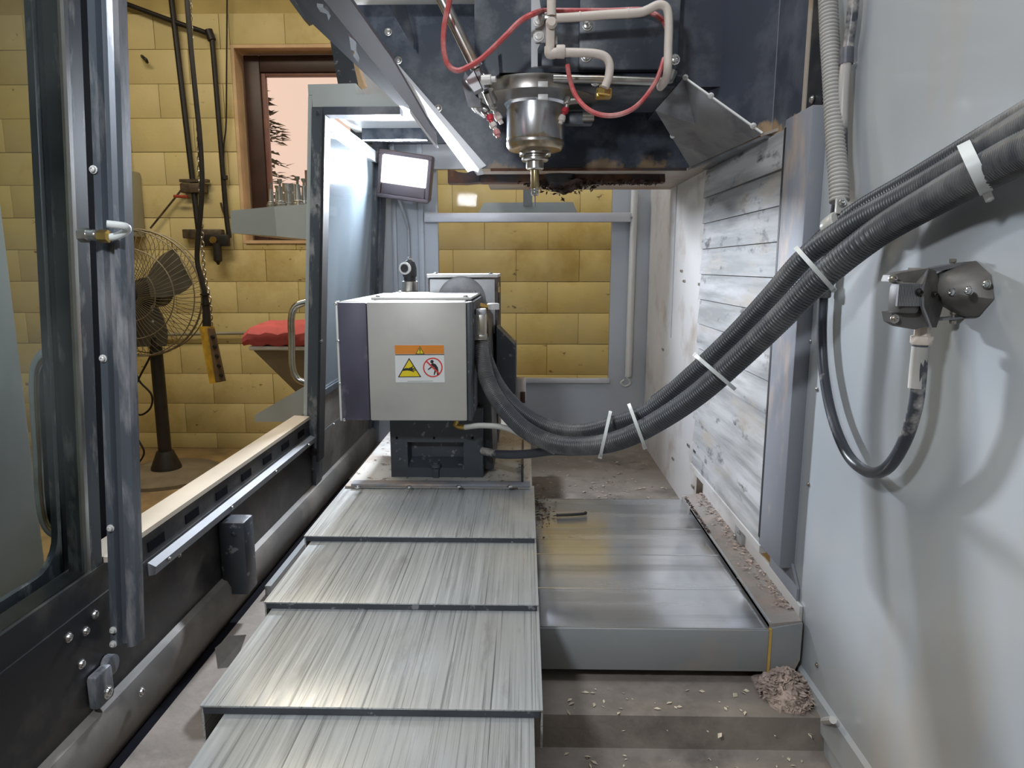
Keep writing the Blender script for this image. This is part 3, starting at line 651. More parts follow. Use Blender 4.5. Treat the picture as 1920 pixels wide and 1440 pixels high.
# spray nozzle on the pillar
nz = thing('hook_nozzle', 'bent white nozzle on a brass fitting fixed to the door pillar', 'nozzle', aY(160, 440, .94))
def np_(u, v, y=.955): return aY(u, v, y)
MB().lathe(np_(150, 441), [(.010, 0), (.010, .012), (.007, .012), (.007, .028)], (1, 0, 0), 6).build('nut', 'dull_chrome', nz)
MB().lathe(np_(165, 441), [(.0075, 0), (.0085, .003), (.0075, .006), (.0085, .009), (.0075, .013)], (1, 0, 0), 12).build('thread', 'steel_bright', nz)
MB().lathe(np_(185, 443), [(.008, 0), (.009, .002), (.009, .014), (.006, .017)], (1, 0, 0), 6).build('brass_collar', 'brass', nz)
MB().tube(catmull([np_(200, 445), np_(218, 443), np_(234, 435), np_(239, 429), np_(232, 424, .945), np_(200, 420, .935)], 6), .0052, 10).build('tip', 'tie_white', nz)

# far door
fd = thing('machine_door', 'far sliding machine door with chrome handle and pale pane', 'door', (-.68, 2.45, .55))
Y0 = 2.05
D(Y0, Y0 + .09, .70, 1.682, -.012, .0).build('outer_skin', 'door_grey', fd)
D(Y0 - .004, Y0 + .06, .525, 1.649, .0, .032).build('edge_frame', 'door_slate', fd)
D(Y0 - .008, Y0 + .05, .60, 1.627, .032, .040).build('gasket', 'rubber', fd)
D(Y0 + .05, 2.84, .80, 1.62, -.004, .022).build('pane', 'frosted_pane', fd)
D(Y0 + .05, 2.84, .52, .80, -.004, .026).build('bottom_panel', 'channel_steel', fd)
D(Y0 + .05, 2.84, .795, .815, .024, .032).build('pane_trim', 'door_slate', fd)
D(Y0 + .05, 2.84, 1.60, 1.64, .022, .034).build('pane_trim', 'rear_panel', fd)
D(2.84, 2.93, .46, 1.75, -.004, .04).build('rear_post', 'slate', fd)
D(2.80, 2.84, .50, 1.66, .022, .032).build('rear_seal', 'door_slate', fd)
# wrap-round top of the door
hp = lambda pts, y, dy, nm, m: MB().prism([(x, y, z) for x, z in pts], (0, dy, 0)).build(nm, m, fd)
xt = xd(1.69)
hp([(xt - .012, 1.683), (xt - .012, 1.712), (-.485, 1.714), (-.485, 1.683)], Y0, .55, 'top_skin', 'door_grey')
hp([(xt, 1.650), (xt, 1.684), (-.41, 1.684), (-.36, 1.650)], Y0 - .004, .06, 'top_frame', 'door_grey')
hp([(xt + .03, 1.628), (xt + .03, 1.650), (-.36, 1.650), (-.36, 1.628)], Y0 - .006, .05, 'top_gasket', 'slate')
MB().box((xt + .03, Y0 + .06, 1.665), (-.34, 2.43, 1.672)).build('top_panel', 'white_metal', fd)
MB().box((xt + .05, 2.43, 1.628), (-.34, 2.46, 1.67)).build('top_lip', 'slate', fd)
for u, v in ((595, 385), (602, 640), (596, 210), (588, 855), (586, 880)):
    screw(aY(u, v, Y0 - .005), (0, -1, 0), fd, .005, 'door_slate')
MB().lathe(aY(585, 848, Y0 - .02), [(.010, 0), (.012, .004), (.012, .014)], (0, 1, 0), 12).build('roller', 'black_iron', fd)
hx = aY(541, 640, Y0 + .03)
hp_ = [aY(592, 567, Y0 + .03), aY(572, 567, Y0 + .03), aY(553, 576, Y0 + .03), aY(546, 598, Y0 + .03), aY(547, 640, Y0 + .03), aY(548, 685, Y0 + .03), aY(556, 708, Y0 + .03), aY(574, 718, Y0 + .03), aY(592, 719, Y0 + .03)]
MB().tube(catmull(hp_, 6), .0105, 14).build('handle', 'chrome', fd)

# ---- roof rail, strut, strip lamp
rr = thing('roof_rail', 'dark overhead door rail with mauve underside strip and clips', 'rail', (-.27, 1.4, 1.53))
z_ = 1.53
MB().prism([aZ(590, -22, z_), aZ(607, 0, z_), aZ(767, 200, z_), aZ(820, 277, z_), aZ(818, 254, z_), aZ(735, 110, z_), aZ(657, 0, z_), aZ(640, -22, z_)], (0, 0, .006)).build('underside_strip', 'rail_mauve', rr)
MB().prism([aZ(540, -22, 1.575), aZ(573, 33, 1.575), aZ(742, 193, 1.575), aZ(765, 204, 1.545), aZ(772, 206, 1.545), aZ(607, 0, 1.545), aZ(590, -22, 1.545)], (0, 0, .008)).build('web', 'dark_void', rr)
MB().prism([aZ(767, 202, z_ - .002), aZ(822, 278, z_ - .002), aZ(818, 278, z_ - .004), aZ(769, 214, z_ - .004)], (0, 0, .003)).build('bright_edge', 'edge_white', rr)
for q in ([(654, 62), (658, 88), (666, 92), (662, 100), (672, 113), (674, 104), (668, 90), (668, 74)], [(594, 6), (600, 16), (612, 20), (616, 33), (620, 24), (614, 14), (606, 8)]):
    MB().prism([aZ(u, v, 1.54) for u, v in q], (0, 0, -.004)).build('clip', 'steel_bright', rr)
t = thing('roof_strut', 'dark grey green strut leaning above the far door header', 'strut', aY(650, 158, 2.28))
MB().prism([aY(616, 60, 2.28), aY(634, 160, 2.28), aY(672, 160, 2.28), aY(650, 60, 2.28)], (0, .05, 0)).build('bar', 'cast_grey', t)
MB().prism([aY(650, 60, 2.278), aY(672, 160, 2.278), aY(682, 157, 2.278), aY(662, 95, 2.278)], (0, .05, 0)).build('edge', 'reveal_wood', t)
t = thing('strip_lamp', 'small lit strip lamp in a dark housing above the window', 'lamp', aY(555, 30, 2.6))
MB().prism([aY(535, -10, 2.6), aY(570, 38, 2.6), aY(590, 30, 2.6), aY(560, -14, 2.6)], (0, .06, 0)).build('housing', 'cast_grey', t)
MB().prism([aY(550, -12, 2.595), aY(572, 18, 2.595), aY(577, 14, 2.595), aY(558, -12, 2.595)], (0, .004, 0)).build('tube', 'tube_lens', t)

# ================================================================== TABLE COVER AND SADDLE
wc = thing('way_cover', 'stepped telescoping steel way cover leading up to the rotary unit', 'way cover', (-.22, 1.2, .43))
zs = [.640, .627, .614, .601, .588]
fr = [(1012, 568, 1005), (1137, 492, 1010), (1333, 371, 1018), (1570, 220, 1030), (2000, 60, 1040)]
yb = 1.70
for k in range(5):
    v, ul, ur = fr[k]
    if k < 4: a, b = aZ(ul, v - 6, zs[k]), aZ(ur, v - 6, zs[k])
    else: a, b = Vector((-.405, .30, zs[k])), Vector((.008, .30, zs[k]))
    if k == 3: a.x = -.408; b.x = .0135
    y0 = (a.y + b.y) / 2; x0, x1 = a.x, b.x; z1 = zs[k]
    MB().box((x0, y0, z1 - .003), (x1, yb, z1), .001).build('cover_panel', 'cover_steel', wc)
    MB().box((x0, y0 + .004, z1 - .06), (x0 + .003, yb, z1 - .0032)).build('side_skirt', 'cover_steel', wc)
    MB().box((x1 - .003, y0 + .004, z1 - .06), (x1, yb, z1 - .0032)).build('side_skirt', 'cover_steel', wc)
    MB().box((x0 + .004, y0 + .001, z1 - .0128), (x1 - .004, y0 + .008, z1 - .0032)).build('wiper_strip', 'cast_grey', wc)
    yb = y0 + .06
MB().box((-.38, .35, .431), (-.03, 2.4, .575)).build('shaded_bed', 'dark_body', wc)  # bed box coloured dark to give the shadow under the cover
# table guard sheet with bolt strip
tg = thing('table_guard', 'dusty steel table sheet with a bolted front strip', 'table', (-.22, 2.0, .55))
MB().box((-.462, 1.672, .6405), (.018, 2.50, .646), .001).build('sheet', 'table_steel', tg)
MB().box((.012, 1.672, .575), (.018, 2.50, .6405)).build('side_sheet', 'table_steel', tg)
MB().box((-.462, 1.672, .575), (-.456, 2.50, .6405)).build('side_sheet', 'table_steel', tg)
bs = MB().box((-.445, 1.668, .646), (.012, 1.70, .653), .001).build('bolt_strip', 'post_steel', tg)
MB().box((-.01, 1.69, .646), (-.004, 1.95, .70)).build('splash_fin', 'dark_body', tg)
for u, v in ((671, 914), (767, 914), (860, 913), (956, 913)): screw(aZ(u, v, .653), (0, 0, 1), bs, .006)
# saddle cover
sd = thing('saddle_cover', 'polished flat steel saddle cover with grey front skirt', 'cover', (.2, 1.5, .44))
MB().box((.0, 1.178, .532), (.453, 1.89, .540), .001).build('top_plate', 'saddle_steel', sd)
for y, d in ((1.33, .0004), (1.50, .0004), (1.66, .0004)):
    MB().box((.0, y, .540), (.45, y + .004, .540 + d)).build('crease', 'saddle_steel', sd)
MB().box((.0, 1.174, .455), (.452, 1.1779, .538), .001).build('front_skirt', 'saddle_grey', sd)
e = MB(); pr = [(.456, .542), (.512, .553), (.512, .48), (.505, .462), (.492, .452), (.456, .452)]
e.prism([(x, 1.174, z) for x, z in pr], (0, .02, 0)).build('end_cap', 'saddle_grey', sd)
MB().box((.452, 1.172, .455), (.4565, 1.178, .541)).build('caulk_seam', 'caulk', sd)
MB().prism([(.453, 0, .536), (.453, 0, .547), (.459, 0, .550), (.512, 0, .556), (.512, 0, .536)], (0, 1, 0)).xf(Matrix.Translation((0, 1.178, 0)) @ Matrix.Diagonal((1, .72, 1, 1))).build('side_ledge', 'dusty_ledge', sd)
MB().box((.453, 1.18, .5402), (.457, 1.80, .551)).build('upstand', 'aluminium', sd)
MB().box((0, 1.20, .44), (.44, 1.87, .53)).build('saddle_body', 'dark_body', sd)
MB().prism([(.513, 1.195, .43), (.513, 1.195, .575), (.513, 1.90, .60), (.513, 1.90, .43)], (.006, 0, 0)).build('back_flange', 'white_panel', sd)
tag(MB().tube(catmull([aZ(1043, 966, .546), aZ(1070, 965, .546), aZ(1096, 963, .546), aZ(1098, 961, .546)], 4), .004, 6).build('dropped_bolt', 'black_iron'), 'small dark bolt lying on the polished saddle cover', 'bolt')

# ================================================================== ROTARY UNIT
ru = thing('rotary_unit', 'light grey rotary axis box with warning sticker on dark base', 'rotary unit', (-.24, 1.85, .646))
MB().box((-.373, 1.60, .834), (-.139, 1.625, 1.118), .004).build('front_cover', 'box_steel', ru)
MB().box((-.443, 1.602, .834), (-.374, 1.625, 1.117), .003).build('front_side_panel', 'box_purple', ru)
MB().box((-.446, 1.598, .834), (-.441, 1.62, 1.12), .001).build('corner_trim', 'white_metal', ru)
MB().box((-.443, 1.626, .836), (-.373, 2.12, 1.119), .003).build('side_housing', 'box_steel', ru)
MB().box((-.372, 1.626, .836), (-.146, 2.02, 1.1185), .003).build('housing', 'box_steel', ru)
MB().box((-.138, 1.601, .834), (-.128, 1.66, 1.118), .002).build('edge_panel', 'cast_grey', ru)
MB().box((-.145, 1.661, .838), (-.126, 2.0, 1.116), .002).build('end_plate', 'cast_grey', ru)
tpl = MB().box((-.385, 1.70, 1.119), (-.135, 2.05, 1.125), .001).build('top_plate', 'white_metal', ru)
for x, y in ((-.37, 1.715), (-.15, 1.715), (-.37, 2.02), (-.15, 2.02)): screw((x, y, 1.125), (0, 0, 1), tpl, .006)
for u, v in ((629, 570), (634, 640), (637, 720), (645, 787)): screw(aY(u, v, 1.599), (0, -1, 0), ru, .003)
# cast base with recessed pocket
x0, x1, z0, z1, yf, ybk = -.357, -.112, .646, .834, 1.75, 2.05
px0, px1, pz0, pz1, py = -.312, -.163, .672, .742, 1.79
vv = [(x0, yf, z0), (x1, yf, z0), (x1, yf, z1), (x0, yf, z1), (px0, yf, pz0), (px1, yf, pz0), (px1, yf, pz1), (px0, yf, pz1),
      (px0 + .004, py, pz0 + .02), (px1 - .004, py, pz0 + .02), (px1 - .004, py, pz1 - .004), (px0 + .004, py, pz1 - .004), (x0, ybk, z0), (x1, ybk, z0), (x1, ybk, z1), (x0, ybk, z1)]
ff = [(0, 1, 5, 4), (1, 2, 6, 5), (2, 3, 7, 6), (3, 0, 4, 7), (4, 5, 9, 8), (5, 6, 10, 9), (6, 7, 11, 10), (7, 4, 8, 11), (8, 9, 10, 11), (0, 12, 13, 1), (1, 13, 14, 2), (2, 14, 15, 3), (3, 15, 12, 0), (12, 15, 14, 13)]
MB().add(vv, ff).build('base_casting', 'cast_grey', ru, smooth=False)
p = aY(817, 886, 1.742)
MB().box(p + Vector((-.008, 0, -.018)), p + Vector((.008, .012, .012)), .002).build('lug', 'cast_grey', ru)
MB().lathe(p + Vector((0, .004, .014)), [(.013, 0), (.013, .008), (.008, .009), (.008, .014)], seg=10).build('lug_bolt', 'pillar_slate', ru)
for u in (744, 814, 886): MB().lathe(aY(u, 821, 1.7495), [(.003, 0), (.003, .003)], (0, -1, 0), 8).build('plug', 'dark_void', ru)
# connector block on the right side
q0, q1 = aY(889, 637, 1.68), aY(911, 590, 1.68)
MB().box((q0.x, 1.68, q0.z), (q1.x, 1.73, q1.z), .002).build('connector', 'steel_bright', ru)
q0, q1 = aY(892, 592, 1.69), aY(910, 580, 1.69)
MB().box((q0.x, 1.69, q0.z), (q1.x, 1.74, q1.z), .003).build('connector_cap', 'aluminium', ru)
MB().box(aY(888, 638, 1.676), aY(912, 628, 1.676) + Vector((0, .05, 0)), .002).build('clamp', 'dull_chrome', ru)
MB().lathe(aY(925, 580, 1.8), [(.016, 0), (.016, .014), (.013, .016)], (.0, 0, 1), 14).build('cap', 'white_metal', ru)
MB().tube([aY(900, 574, 1.8), aY(918, 577, 1.8)], .009, 8).build('brass_elbow', 'brass', ru)
MB().tube([aY(857, 788, 1.66), aY(853, 797, 1.66), aY(858, 800, 1.66), aY(872, 801, 1.66)], .007, 8).build('brass_elbow', 'brass', ru)
# motor body on the far right side
MB().prism([(-.128, 1.78, .66), (-.128, 1.78, 1.1), (-.098, 1.78, 1.06), (-.085, 1.78, .66)], (0, .3, 0)).build('gear_case', 'dark_body', ru)
MB().prism([aY(931, 612, 2.0), aY(966, 648, 2.0), aY(967, 742, 2.0), aY(931, 700, 2.0)], (0, .12, 0)).build('motor', 'cast_grey', ru)
MB().box(aY(936, 740, 2.02), aY(968, 644, 2.02) + Vector((0, .1, 0)), .004).build('motor_cover', 'cast_grey', ru)
# warning sticker
def st(u, v, y=1.5992): return aY(u, v, y)
sk = MB().prism([st(742, 717), st(834, 717), st(832, 647), st(740, 647)], (0, .0006, 0)).build('warning_sticker', 'sticker_white', ru)
sk['label'] = 'white and orange warning sticker with two pictograms'
y1, y2, y3 = 1.5989, 1.5986, 1.5983
def pk(name, m, pts, y): return MB().prism([st(u, v, y) for u, v in pts], (0, .0004, 0)).build(name, m, sk)
def disc(cu_, cv_, r, n=20): return [(cu_ + r * math.cos(k * 6.2832 / n), cv_ + r * math.sin(k * 6.2832 / n)) for k in range(n)]
pk('orange_band', 'sticker_orange', [(740.5, 664), (832.5, 663.5), (832, 647.3), (740, 647.3)], y1)
pk('outline', 'sticker_black', [(741, 666), (833, 665.5), (833, 664.2), (741, 664.6)], y1)
pk('alert_triangle', 'sticker_black', [(779, 664), (796, 664), (787.3, 649)], y2); pk('alert_triangle', 'sticker_yellow', [(780.7, 663), (794.2, 663), (787.3, 651)], y3)
pk('exclamation', 'sticker_black', [(786.7, 659), (788.2, 659), (788.4, 653), (786.4, 653)], 1.598); pk('exclamation', 'sticker_black', disc(787.4, 661, .9, 8), 1.598)
pk('hazard_triangle', 'sticker_black', [(746, 707.5), (790, 707), (767, 671)], y1); pk('hazard_triangle', 'sticker_yellow', [(749, 706), (787, 705.5), (767, 674.5)], y2)
pk('hand', 'sticker_black', [(755, 692), (762, 690), (766, 690.5), (772, 688), (774, 686), (775, 687), (772.5, 690.5), (779, 690), (779.5, 691.5), (773, 692.3), (780, 693.5), (780, 695), (773, 694.3), (777, 697), (776, 698), (770, 695.5), (763, 694.5), (755, 695.5)], y3)
pk('prohibition_ring', 'sticker_red', disc(811.5, 689, 18.5, 28), y1); pk('prohibition_field', 'sticker_white', disc(811.5, 689, 16, 28), y2)
pk('person_mark', 'sticker_black', disc(810, 678, 3.2, 12), y3)
pk('person_mark', 'sticker_black', [(807, 684), (811, 680.5), (817, 683), (821, 689), (822, 695), (822.5, 703), (819.5, 703), (818, 695), (815, 703), (813, 703), (815, 693), (814, 688), (809, 690), (803, 694), (802, 692.5), (808, 687.5)], y3)
pk('prohibition_slash', 'sticker_red', [(797.5, 677.5), (799.5, 675.5), (825.5, 700.5), (823.5, 702.5)], 1.598)
pk('fine_print', 'sticker_grey', [(764, 715.6), (812, 715), (812, 713.8), (764, 714.4)], y1)

# second rotary housing behind
r2 = thing('spindle_support', 'dark framed steel housing with round dial behind the rotary box', 'support', (-.19, 2.2, .646))
MB().box((-.292, 2.06, .66), (-.083, 2.30, 1.168), .004).build('housing', 'dark_body', r2)
MB().box((-.286, 2.052, 1.0), (-.092, 2.06, 1.163), .002).build('front_plate', 'aluminium', r2)
MB().box((-.294, 2.05, 1.168), (-.083, 2.30, 1.178), .002).build('top_plate', 'white_metal', r2)
MB().lathe((-.191, 2.052, 1.10), [(.072, 0), (.072, .006), (.066, .008), (.02, .008)], (0, -1, 0), 40).build('dial', 'lamp_plate', r2)
for x in (-.27, -.105): screw((x, 2.07, 1.178), (0, 0, 1), r2, .006)
MB().tube([aY(922, 535, 2.08), aY(927, 533, 2.08), aY(930, 545, 2.08)], .009, 8).build('brass_fitting', 'brass', r2)
MB().lathe(aY(932, 548, 2.08), [(.009, 0), (.009, .016), (.006, .018), (.006, .03)], seg=8).build('brass_fitting', 'brass', r2)
MB().tube(catmull([aY(931, 548, 2.08), aY(932, 570, 2.08), aY(930, 610, 2.08), aY(926, 670, 2.08), aY(920, 760, 2.08)], 6), .007, 8).build('drain_hose', 'rubber', r2)
MB().tube([aY(926, 545, 2.075), aY(924, 620, 2.075), aY(922, 700, 2.075)], .004, 8).build('pipe', 'dull_chrome', r2)
MB().box(aY(968, 754, 2.1), aY(986, 712, 2.1) + Vector((0, .06, 0)), .003).build('stop_block', 'beige_pipe', r2)
MB().box(aY(976, 756, 2.095), aY(985, 735, 2.095) + Vector((0, .02, 0)), .002).build('stop_pad', 'rust', r2)
# probe
pb = thing('touch_probe', 'black tool probe with white ringed face behind the rotary box', 'probe', aY(769, 545, 2.2))
q = aY(769, 545, 2.2); k = 2.2 / F
MB().lathe(q, [(14.5 * k, -.46), (14.5 * k, 0)], seg=20).build('post', 'dark_body', pb)
MB().lathe(q, [(14.5 * k, .0), (14.5 * k, 17 * k), (11 * k, 18 * k)], seg=20).build('collar', 'dull_chrome', pb)
MB().lathe(q, [(11 * k, 18 * k), (11 * k, 25 * k), (13 * k, 27 * k), (13 * k, 42 * k), (10 * k, 52 * k), (4 * k, 57 * k)], seg=20).build('body', 'rubber', pb)
c_ = q + Vector((-5 * k, -.022, 41 * k))
MB().lathe(c_, [(11 * k, 0), (11.5 * k, .008), (9 * k, .012), (7.5 * k, .010)], (-.25, -1, 0), 20).build('ring', 'white_metal', pb)
MB().lathe(c_ + Vector((-.002, -.009, 0)), [(7.4 * k, 0), (7.2 * k, .003)], (-.25, -1, 0), 16).build('face', 'dark_body', pb)
MB().lathe(q + Vector((.001, 0, 56 * k)), [(2.5 * k, 0), (2.5 * k, 3 * k), (4 * k, 4 * k), (3 * k, 7 * k)], seg=10).build('stylus', 'steel_bright', pb)

# ================================================================== SPINDLE HEAD
hd = thing('milling_spindle', 'dark blue machine spindle head with chrome nose', 'spindle', (.02, 1.75, 1.48))
SXc, SYc = .022, 1.75
MB().prism([(-.08, 1.62, 1.627), (.335, 1.62, 1.627), (.335, 1.62, 2.3), (-.115, 1.62, 2.3), (-.115, 1.62, 1.665)], (0, .36, 0)).build('casting', 'slate', hd)
MB().box((.115, 1.606, 1.628), (.335, 1.62, 2.1), .004).build('side_cover', 'slate', hd)
MB().box((.336, 1.64, 1.60), (.52, 2.0, 2.3)).build('carrier', 'column_slate', hd)
for u, v in ((1101, 48), (1099, 107), (1265, 112), (1116, 152)): screw(aY(u, v, 1.605), (0, -1, 0), hd, .009, 'steel_bright', 'bolt', .007)
MB().lathe((SXc, SYc, 1.588), [(.10, .0), (.150, .004), (.152, .022), (.148, .034), (.13, .036)], seg=40).build('coolant_ring', 'ring_chrome', hd)
MB().box((.09, 1.618, 1.594), (.335, 1.88, 1.6265), .010).build('ring_arm', 'slate', hd)
MB().tube([(.06, 1.605, 1.610), (.16, 1.60, 1.607), (.29, 1.602, 1.602), (.318, 1.605, 1.607), (.325, 1.607, 1.625)], .009, 10).build('ring_pipe', 'dull_chrome', hd)
MB().lathe((SXc, SYc, 1.478), [(.05, 0), (.064, .003), (.070, .012), (.070, .105), (.084, .116), (.086, .122), (.06, .124)], seg=40).build('nose', 'spindle_chrome', hd)
MB().lathe((SXc, SYc, 1.478), [(.0705, .016), (.0712, .02), (.0705, .024)], seg=40, cap=False).build('nose_band', 'dull_chrome', hd)
for u, v in ((1018, 158), (1018, 182)):
    p = aY(u, v, 1.596); MB().box(p + Vector((-.011, -.002, -.006)), p + Vector((.011, .002, .006)), .001).build('tag', 'white_metal', hd)
p = aY(893, 190, 1.65); MB().tube(catmull([p + Vector((.03, 0, .02)), p + Vector((.005, .0, .018)), p + Vector((-.002, .03, .0)), p + Vector((.02, .05, -.015))], 6), .014, 12).build('ring_elbow', 'dull_chrome', hd)
MB().box(aY(1060, 233, 1.79), aY(1112, 208, 1.79) + Vector((0, .03, 0)), .004).build('proximity_bracket', 'slate', hd)
MB().lathe(aY(1092, 218, 1.77), [(.012, 0), (.012, .028)], (1, 0, 0), 10).build('sensor', 'dull_chrome', hd)
# nozzles
def nozzle(pts, mats, nm, label):
    t = thing(nm, label, 'nozzle', pts[-1])
    for i in range(len(pts) - 1):
        a, b, m = pts[i], pts[i + 1], mats[i]
        L_ = (b - a).length; MB().lathe(a, [(.0065, 0), (.0085, L_ * .25), (.0085, L_ * .6), (.005, L_ * .7), (.005, L_)], b - a, 10).build('segment', m, t)
    return t
nozzle([aY(905, 205, 1.62), aY(917, 215, 1.62), aY(922, 230, 1.62), aY(929, 243, 1.62), aY(935, 258, 1.62)], ['dull_chrome', 'red_nozzle', 'pale_nozzle', 'red_hose'], 'coolant_nozzle', 'red segmented coolant nozzle pointing down beside the steel tube')
nozzle([aY(920, 192, 1.63), aY(930, 212, 1.63), aY(941, 232, 1.63)], ['dull_chrome', 'pale_nozzle'], 'coolant_nozzle', 'pale segmented coolant nozzle between steel tube and spindle nose')
nozzle([aY(1066, 182, 1.62), aY(1062, 202, 1.62), aY(1056, 216, 1.62), aY(1050, 232, 1.62)], ['dull_chrome', 'red_nozzle', 'pale_nozzle'], 'coolant_nozzle', 'red tipped coolant nozzle near the brass fitting')
MB().tube([aY(1066, 190, 1.62), aY(1085, 188, 1.62)], .007, 8).build('nozzle_port', 'dull_chrome', hd)
# tool in the spindle
tl = thing('milling_tool', 'slender drill in a brassy holder hanging from the spindle nose', 'tool', (SXc, SYc, 1.348))
MB().lathe((SXc, SYc, 1.455), [(.030, 0), (.033, .003), (.033, .008), (.027, .011), (.027, .014), (.033, .017), (.033, .023)], seg=28).build('flange', 'dull_chrome', tl)
MB().box((SXc - .038, SYc - .012, 1.467), (SXc - .026, SYc + .012, 1.478), .001).build('drive_key', 'steel_bright', tl)
MB().box((SXc + .026, SYc - .012, 1.467), (SXc + .038, SYc + .012, 1.478), .001).build('drive_key', 'steel_bright', tl)
MB().lathe((SXc, SYc, 1.435), [(.019, 0), (.022, .003), (.022, .020)], seg=24).build('holder_body', 'dull_chrome', tl)
MB().lathe((SXc, SYc, 1.390), [(.0098, 0), (.0105, .002), (.0105, .045)], seg=20).build('extension', 'gold_steel', tl)
MB().lathe((SXc, SYc, 1.374), [(.008, 0), (.0095, .002), (.0095, .009), (.0085, .010), (.0095, .012), (.0095, .016)], seg=16).build('collet_nut', 'dull_chrome', tl)
MB().lathe((SXc, SYc, 1.345), [(.0005, 0), (.0018, .004), (.0018, .029)], seg=8).build('drill', 'pillar_slate', tl)

# steel coolant tube with valve block, left of the head
ct = thing('coolant_lance', 'long steel tube with valve block slanting to the spindle ring', 'tube', aY(915, 185, 1.5))
yl = 1.50
MB().tube([aY(818, -24, yl), aY(893, 128, yl + .03)], .0125, 14).build('tube', 'dull_chrome', ct)
MB().tube([aY(893, 128, yl + .03), aY(902, 148, yl + .04), aY(917, 185, yl + .07), aY(923, 200, yl + .08)], [.0085, .0085, .0085, .0075], 12).build('tip_tube', 'dull_chrome', ct)
MB().prism([aY(873, 150, yl + .02), aY(888, 133, yl + .02), aY(903, 165, yl + .02), aY(889, 172, yl + .02)], (0, .03, 0)).build('valve_block', 'aluminium', ct)
MB().prism([aY(888, 128, yl + .025), aY(896, 128, yl + .025), aY(915, 165, yl + .025), aY(906, 168, yl + .025)], (0, .035, 0)).build('clamp_plate', 'lamp_plate', ct)
MB().lathe(aY(904, 150, yl + .01), [(.010, 0), (.010, .02), (.006, .021), (.006, .03)], (.9, -.2, 0), 12).build('knob', 'white_metal', ct)
MB().prism([aY(896, 128, 1.59), aY(933, 92, 1.59), aY(936, 138, 1.59), aY(920, 152, 1.59)], (0, .012, 0)).build('mount_plate', 'slate', ct)
MB().prism([aY(866, 155, 1.56), aY(872, 135, 1.56), aY(893, 165, 1.56), aY(902, 200, 1.56), aY(878, 200, 1.56)], (0, .012, 0)).build('back_plate', 'slate', ct)
MB().lathe(aY(919, 180, yl + .06), [(.012, -.012), (.013, 0), (.012, .014)], (aY(923, 200, yl + .08) - aY(902, 148, yl + .04)), 12).build('collar', 'dull_chrome', ct)
# red air hoses
ry = 1.46
def rp(u, v, y=ry): return aY(u, v, y)
tag(MB().tube(catmull([rp(846, -20), rp(841, 10), rp(833, 50), rp(832, 90), rp(839, 120), rp(856, 132), rp(876, 126), rp(905, 108), rp(945, 70), rp(975, 40), rp(1000, 26), rp(1020, 20, 1.55), rp(1060, 20, 1.56), rp(1140, 20, 1.57), rp(1200, 18, 1.57), rp(1225, 25, 1.56), rp(1244, 40, 1.56), rp(1252, 60, 1.57)], 8), .0055, 8).build('air_hose', 'red_hose'), 'red air hose looping over the steel tube to the manifold', 'hose')
tag(MB().tube(catmull([rp(1064, 122, 1.53), rp(1069, 150, 1.52), rp(1080, 180, 1.5), rp(1100, 203, 1.48), rp(1125, 215, 1.47), rp(1155, 216, 1.47), rp(1185, 205, 1.48), rp(1210, 182, 1.5), rp(1232, 148, 1.53), rp(1245, 110, 1.56)], 8), .005, 8).build('air_hose', 'red_hose'), 'red air hose hanging in a loop under the beige pipes', 'hose')
# manifold and beige pipes
yp = 1.50
def bq(u, v, y=yp): return aY(u, v, y)
mf_ = thing('air_manifold', 'beige manifold on a grey bracket plate in front of the head', 'manifold', bq(1020, 120))
MB().prism([bq(996, -20, 1.53), bq(1009, -20, 1.53), bq(1016, 30, 1.53), bq(1014, 80, 1.53), bq(1008, 92, 1.53), bq(1008, 124, 1.53), bq(996, 126, 1.53)], (0, .008, 0)).build('bracket_plate', 'aluminium', mf_)
MB().box(bq(1003, 80, 1.522), bq(1024, 27, 1.522) + Vector((0, .006, 0)), .002).build('valve_plate', 'aluminium', mf_)
MB().box(bq(1023, 92, 1.505), bq(1041, 28, 1.505) + Vector((0, .03, 0)), .004).build('valve_body', 'beige_pipe', mf_)
for v in (40, 68): screw(bq(1010, v, 1.521), (0, -1, 0), mf_, .009, 'white_metal', 'screw', .006)
MB().box(bq(1020, 36, 1.5), bq(1045, 22, 1.5) + Vector((0, .03, 0)), .003).build('clamp_ear', 'dull_chrome', mf_)
MB().box(bq(1030, 84, 1.512), bq(1046, 66, 1.512) + Vector((0, .03, 0)), .003).build('clamp_ear', 'dull_chrome', mf_)
MB().lathe(bq(1034, 44, 1.5), [(.011, 0), (.012, .004), (.008, .012)], (0, -1, 0), 12).build('plug', 'beige_pipe', mf_)
MB().tube([bq(1034, -20), bq(1034, 30)], .0095, 12).build('inlet_pipe', 'beige_pipe', mf_)
MB().tube(catmull([bq(1030, 88), bq(1030, 98), bq(1033, 101), bq(1050, 98)], 5), .0105, 12).build('elbow', 'beige_pipe', mf_)
MB().lathe(bq(1043, 97), [(.0125, 0), (.0135, .003), (.0135, .016), (.012, .018)], (1, 0, 0), 14).build('collar', 'beige_pipe', mf_)
MB().box(bq(1008, 124, 1.56), bq(1062, 98, 1.56) + Vector((0, .02, 0)), .002).build('backing_block', 'slate', mf_)
g = 'beige pipes on the spindle head'
o = thing('beige_pipe', 'beige pipe arching over and down the side of the head', 'pipe', bq(1240, 165), g)
MB().tube(catmull([bq(1043, 34), bq(1080, 32), bq(1130, 28), bq(1195, 24), bq(1213, 19), bq(1232, 10), bq(1245, 11), bq(1252, 22), bq(1254, 50), bq(1253, 90), bq(1252, 130), bq(1248, 150, 1.53), bq(1238, 163, 1.57)], 7), .0088, 12).build('pipe', 'beige_pipe', o)
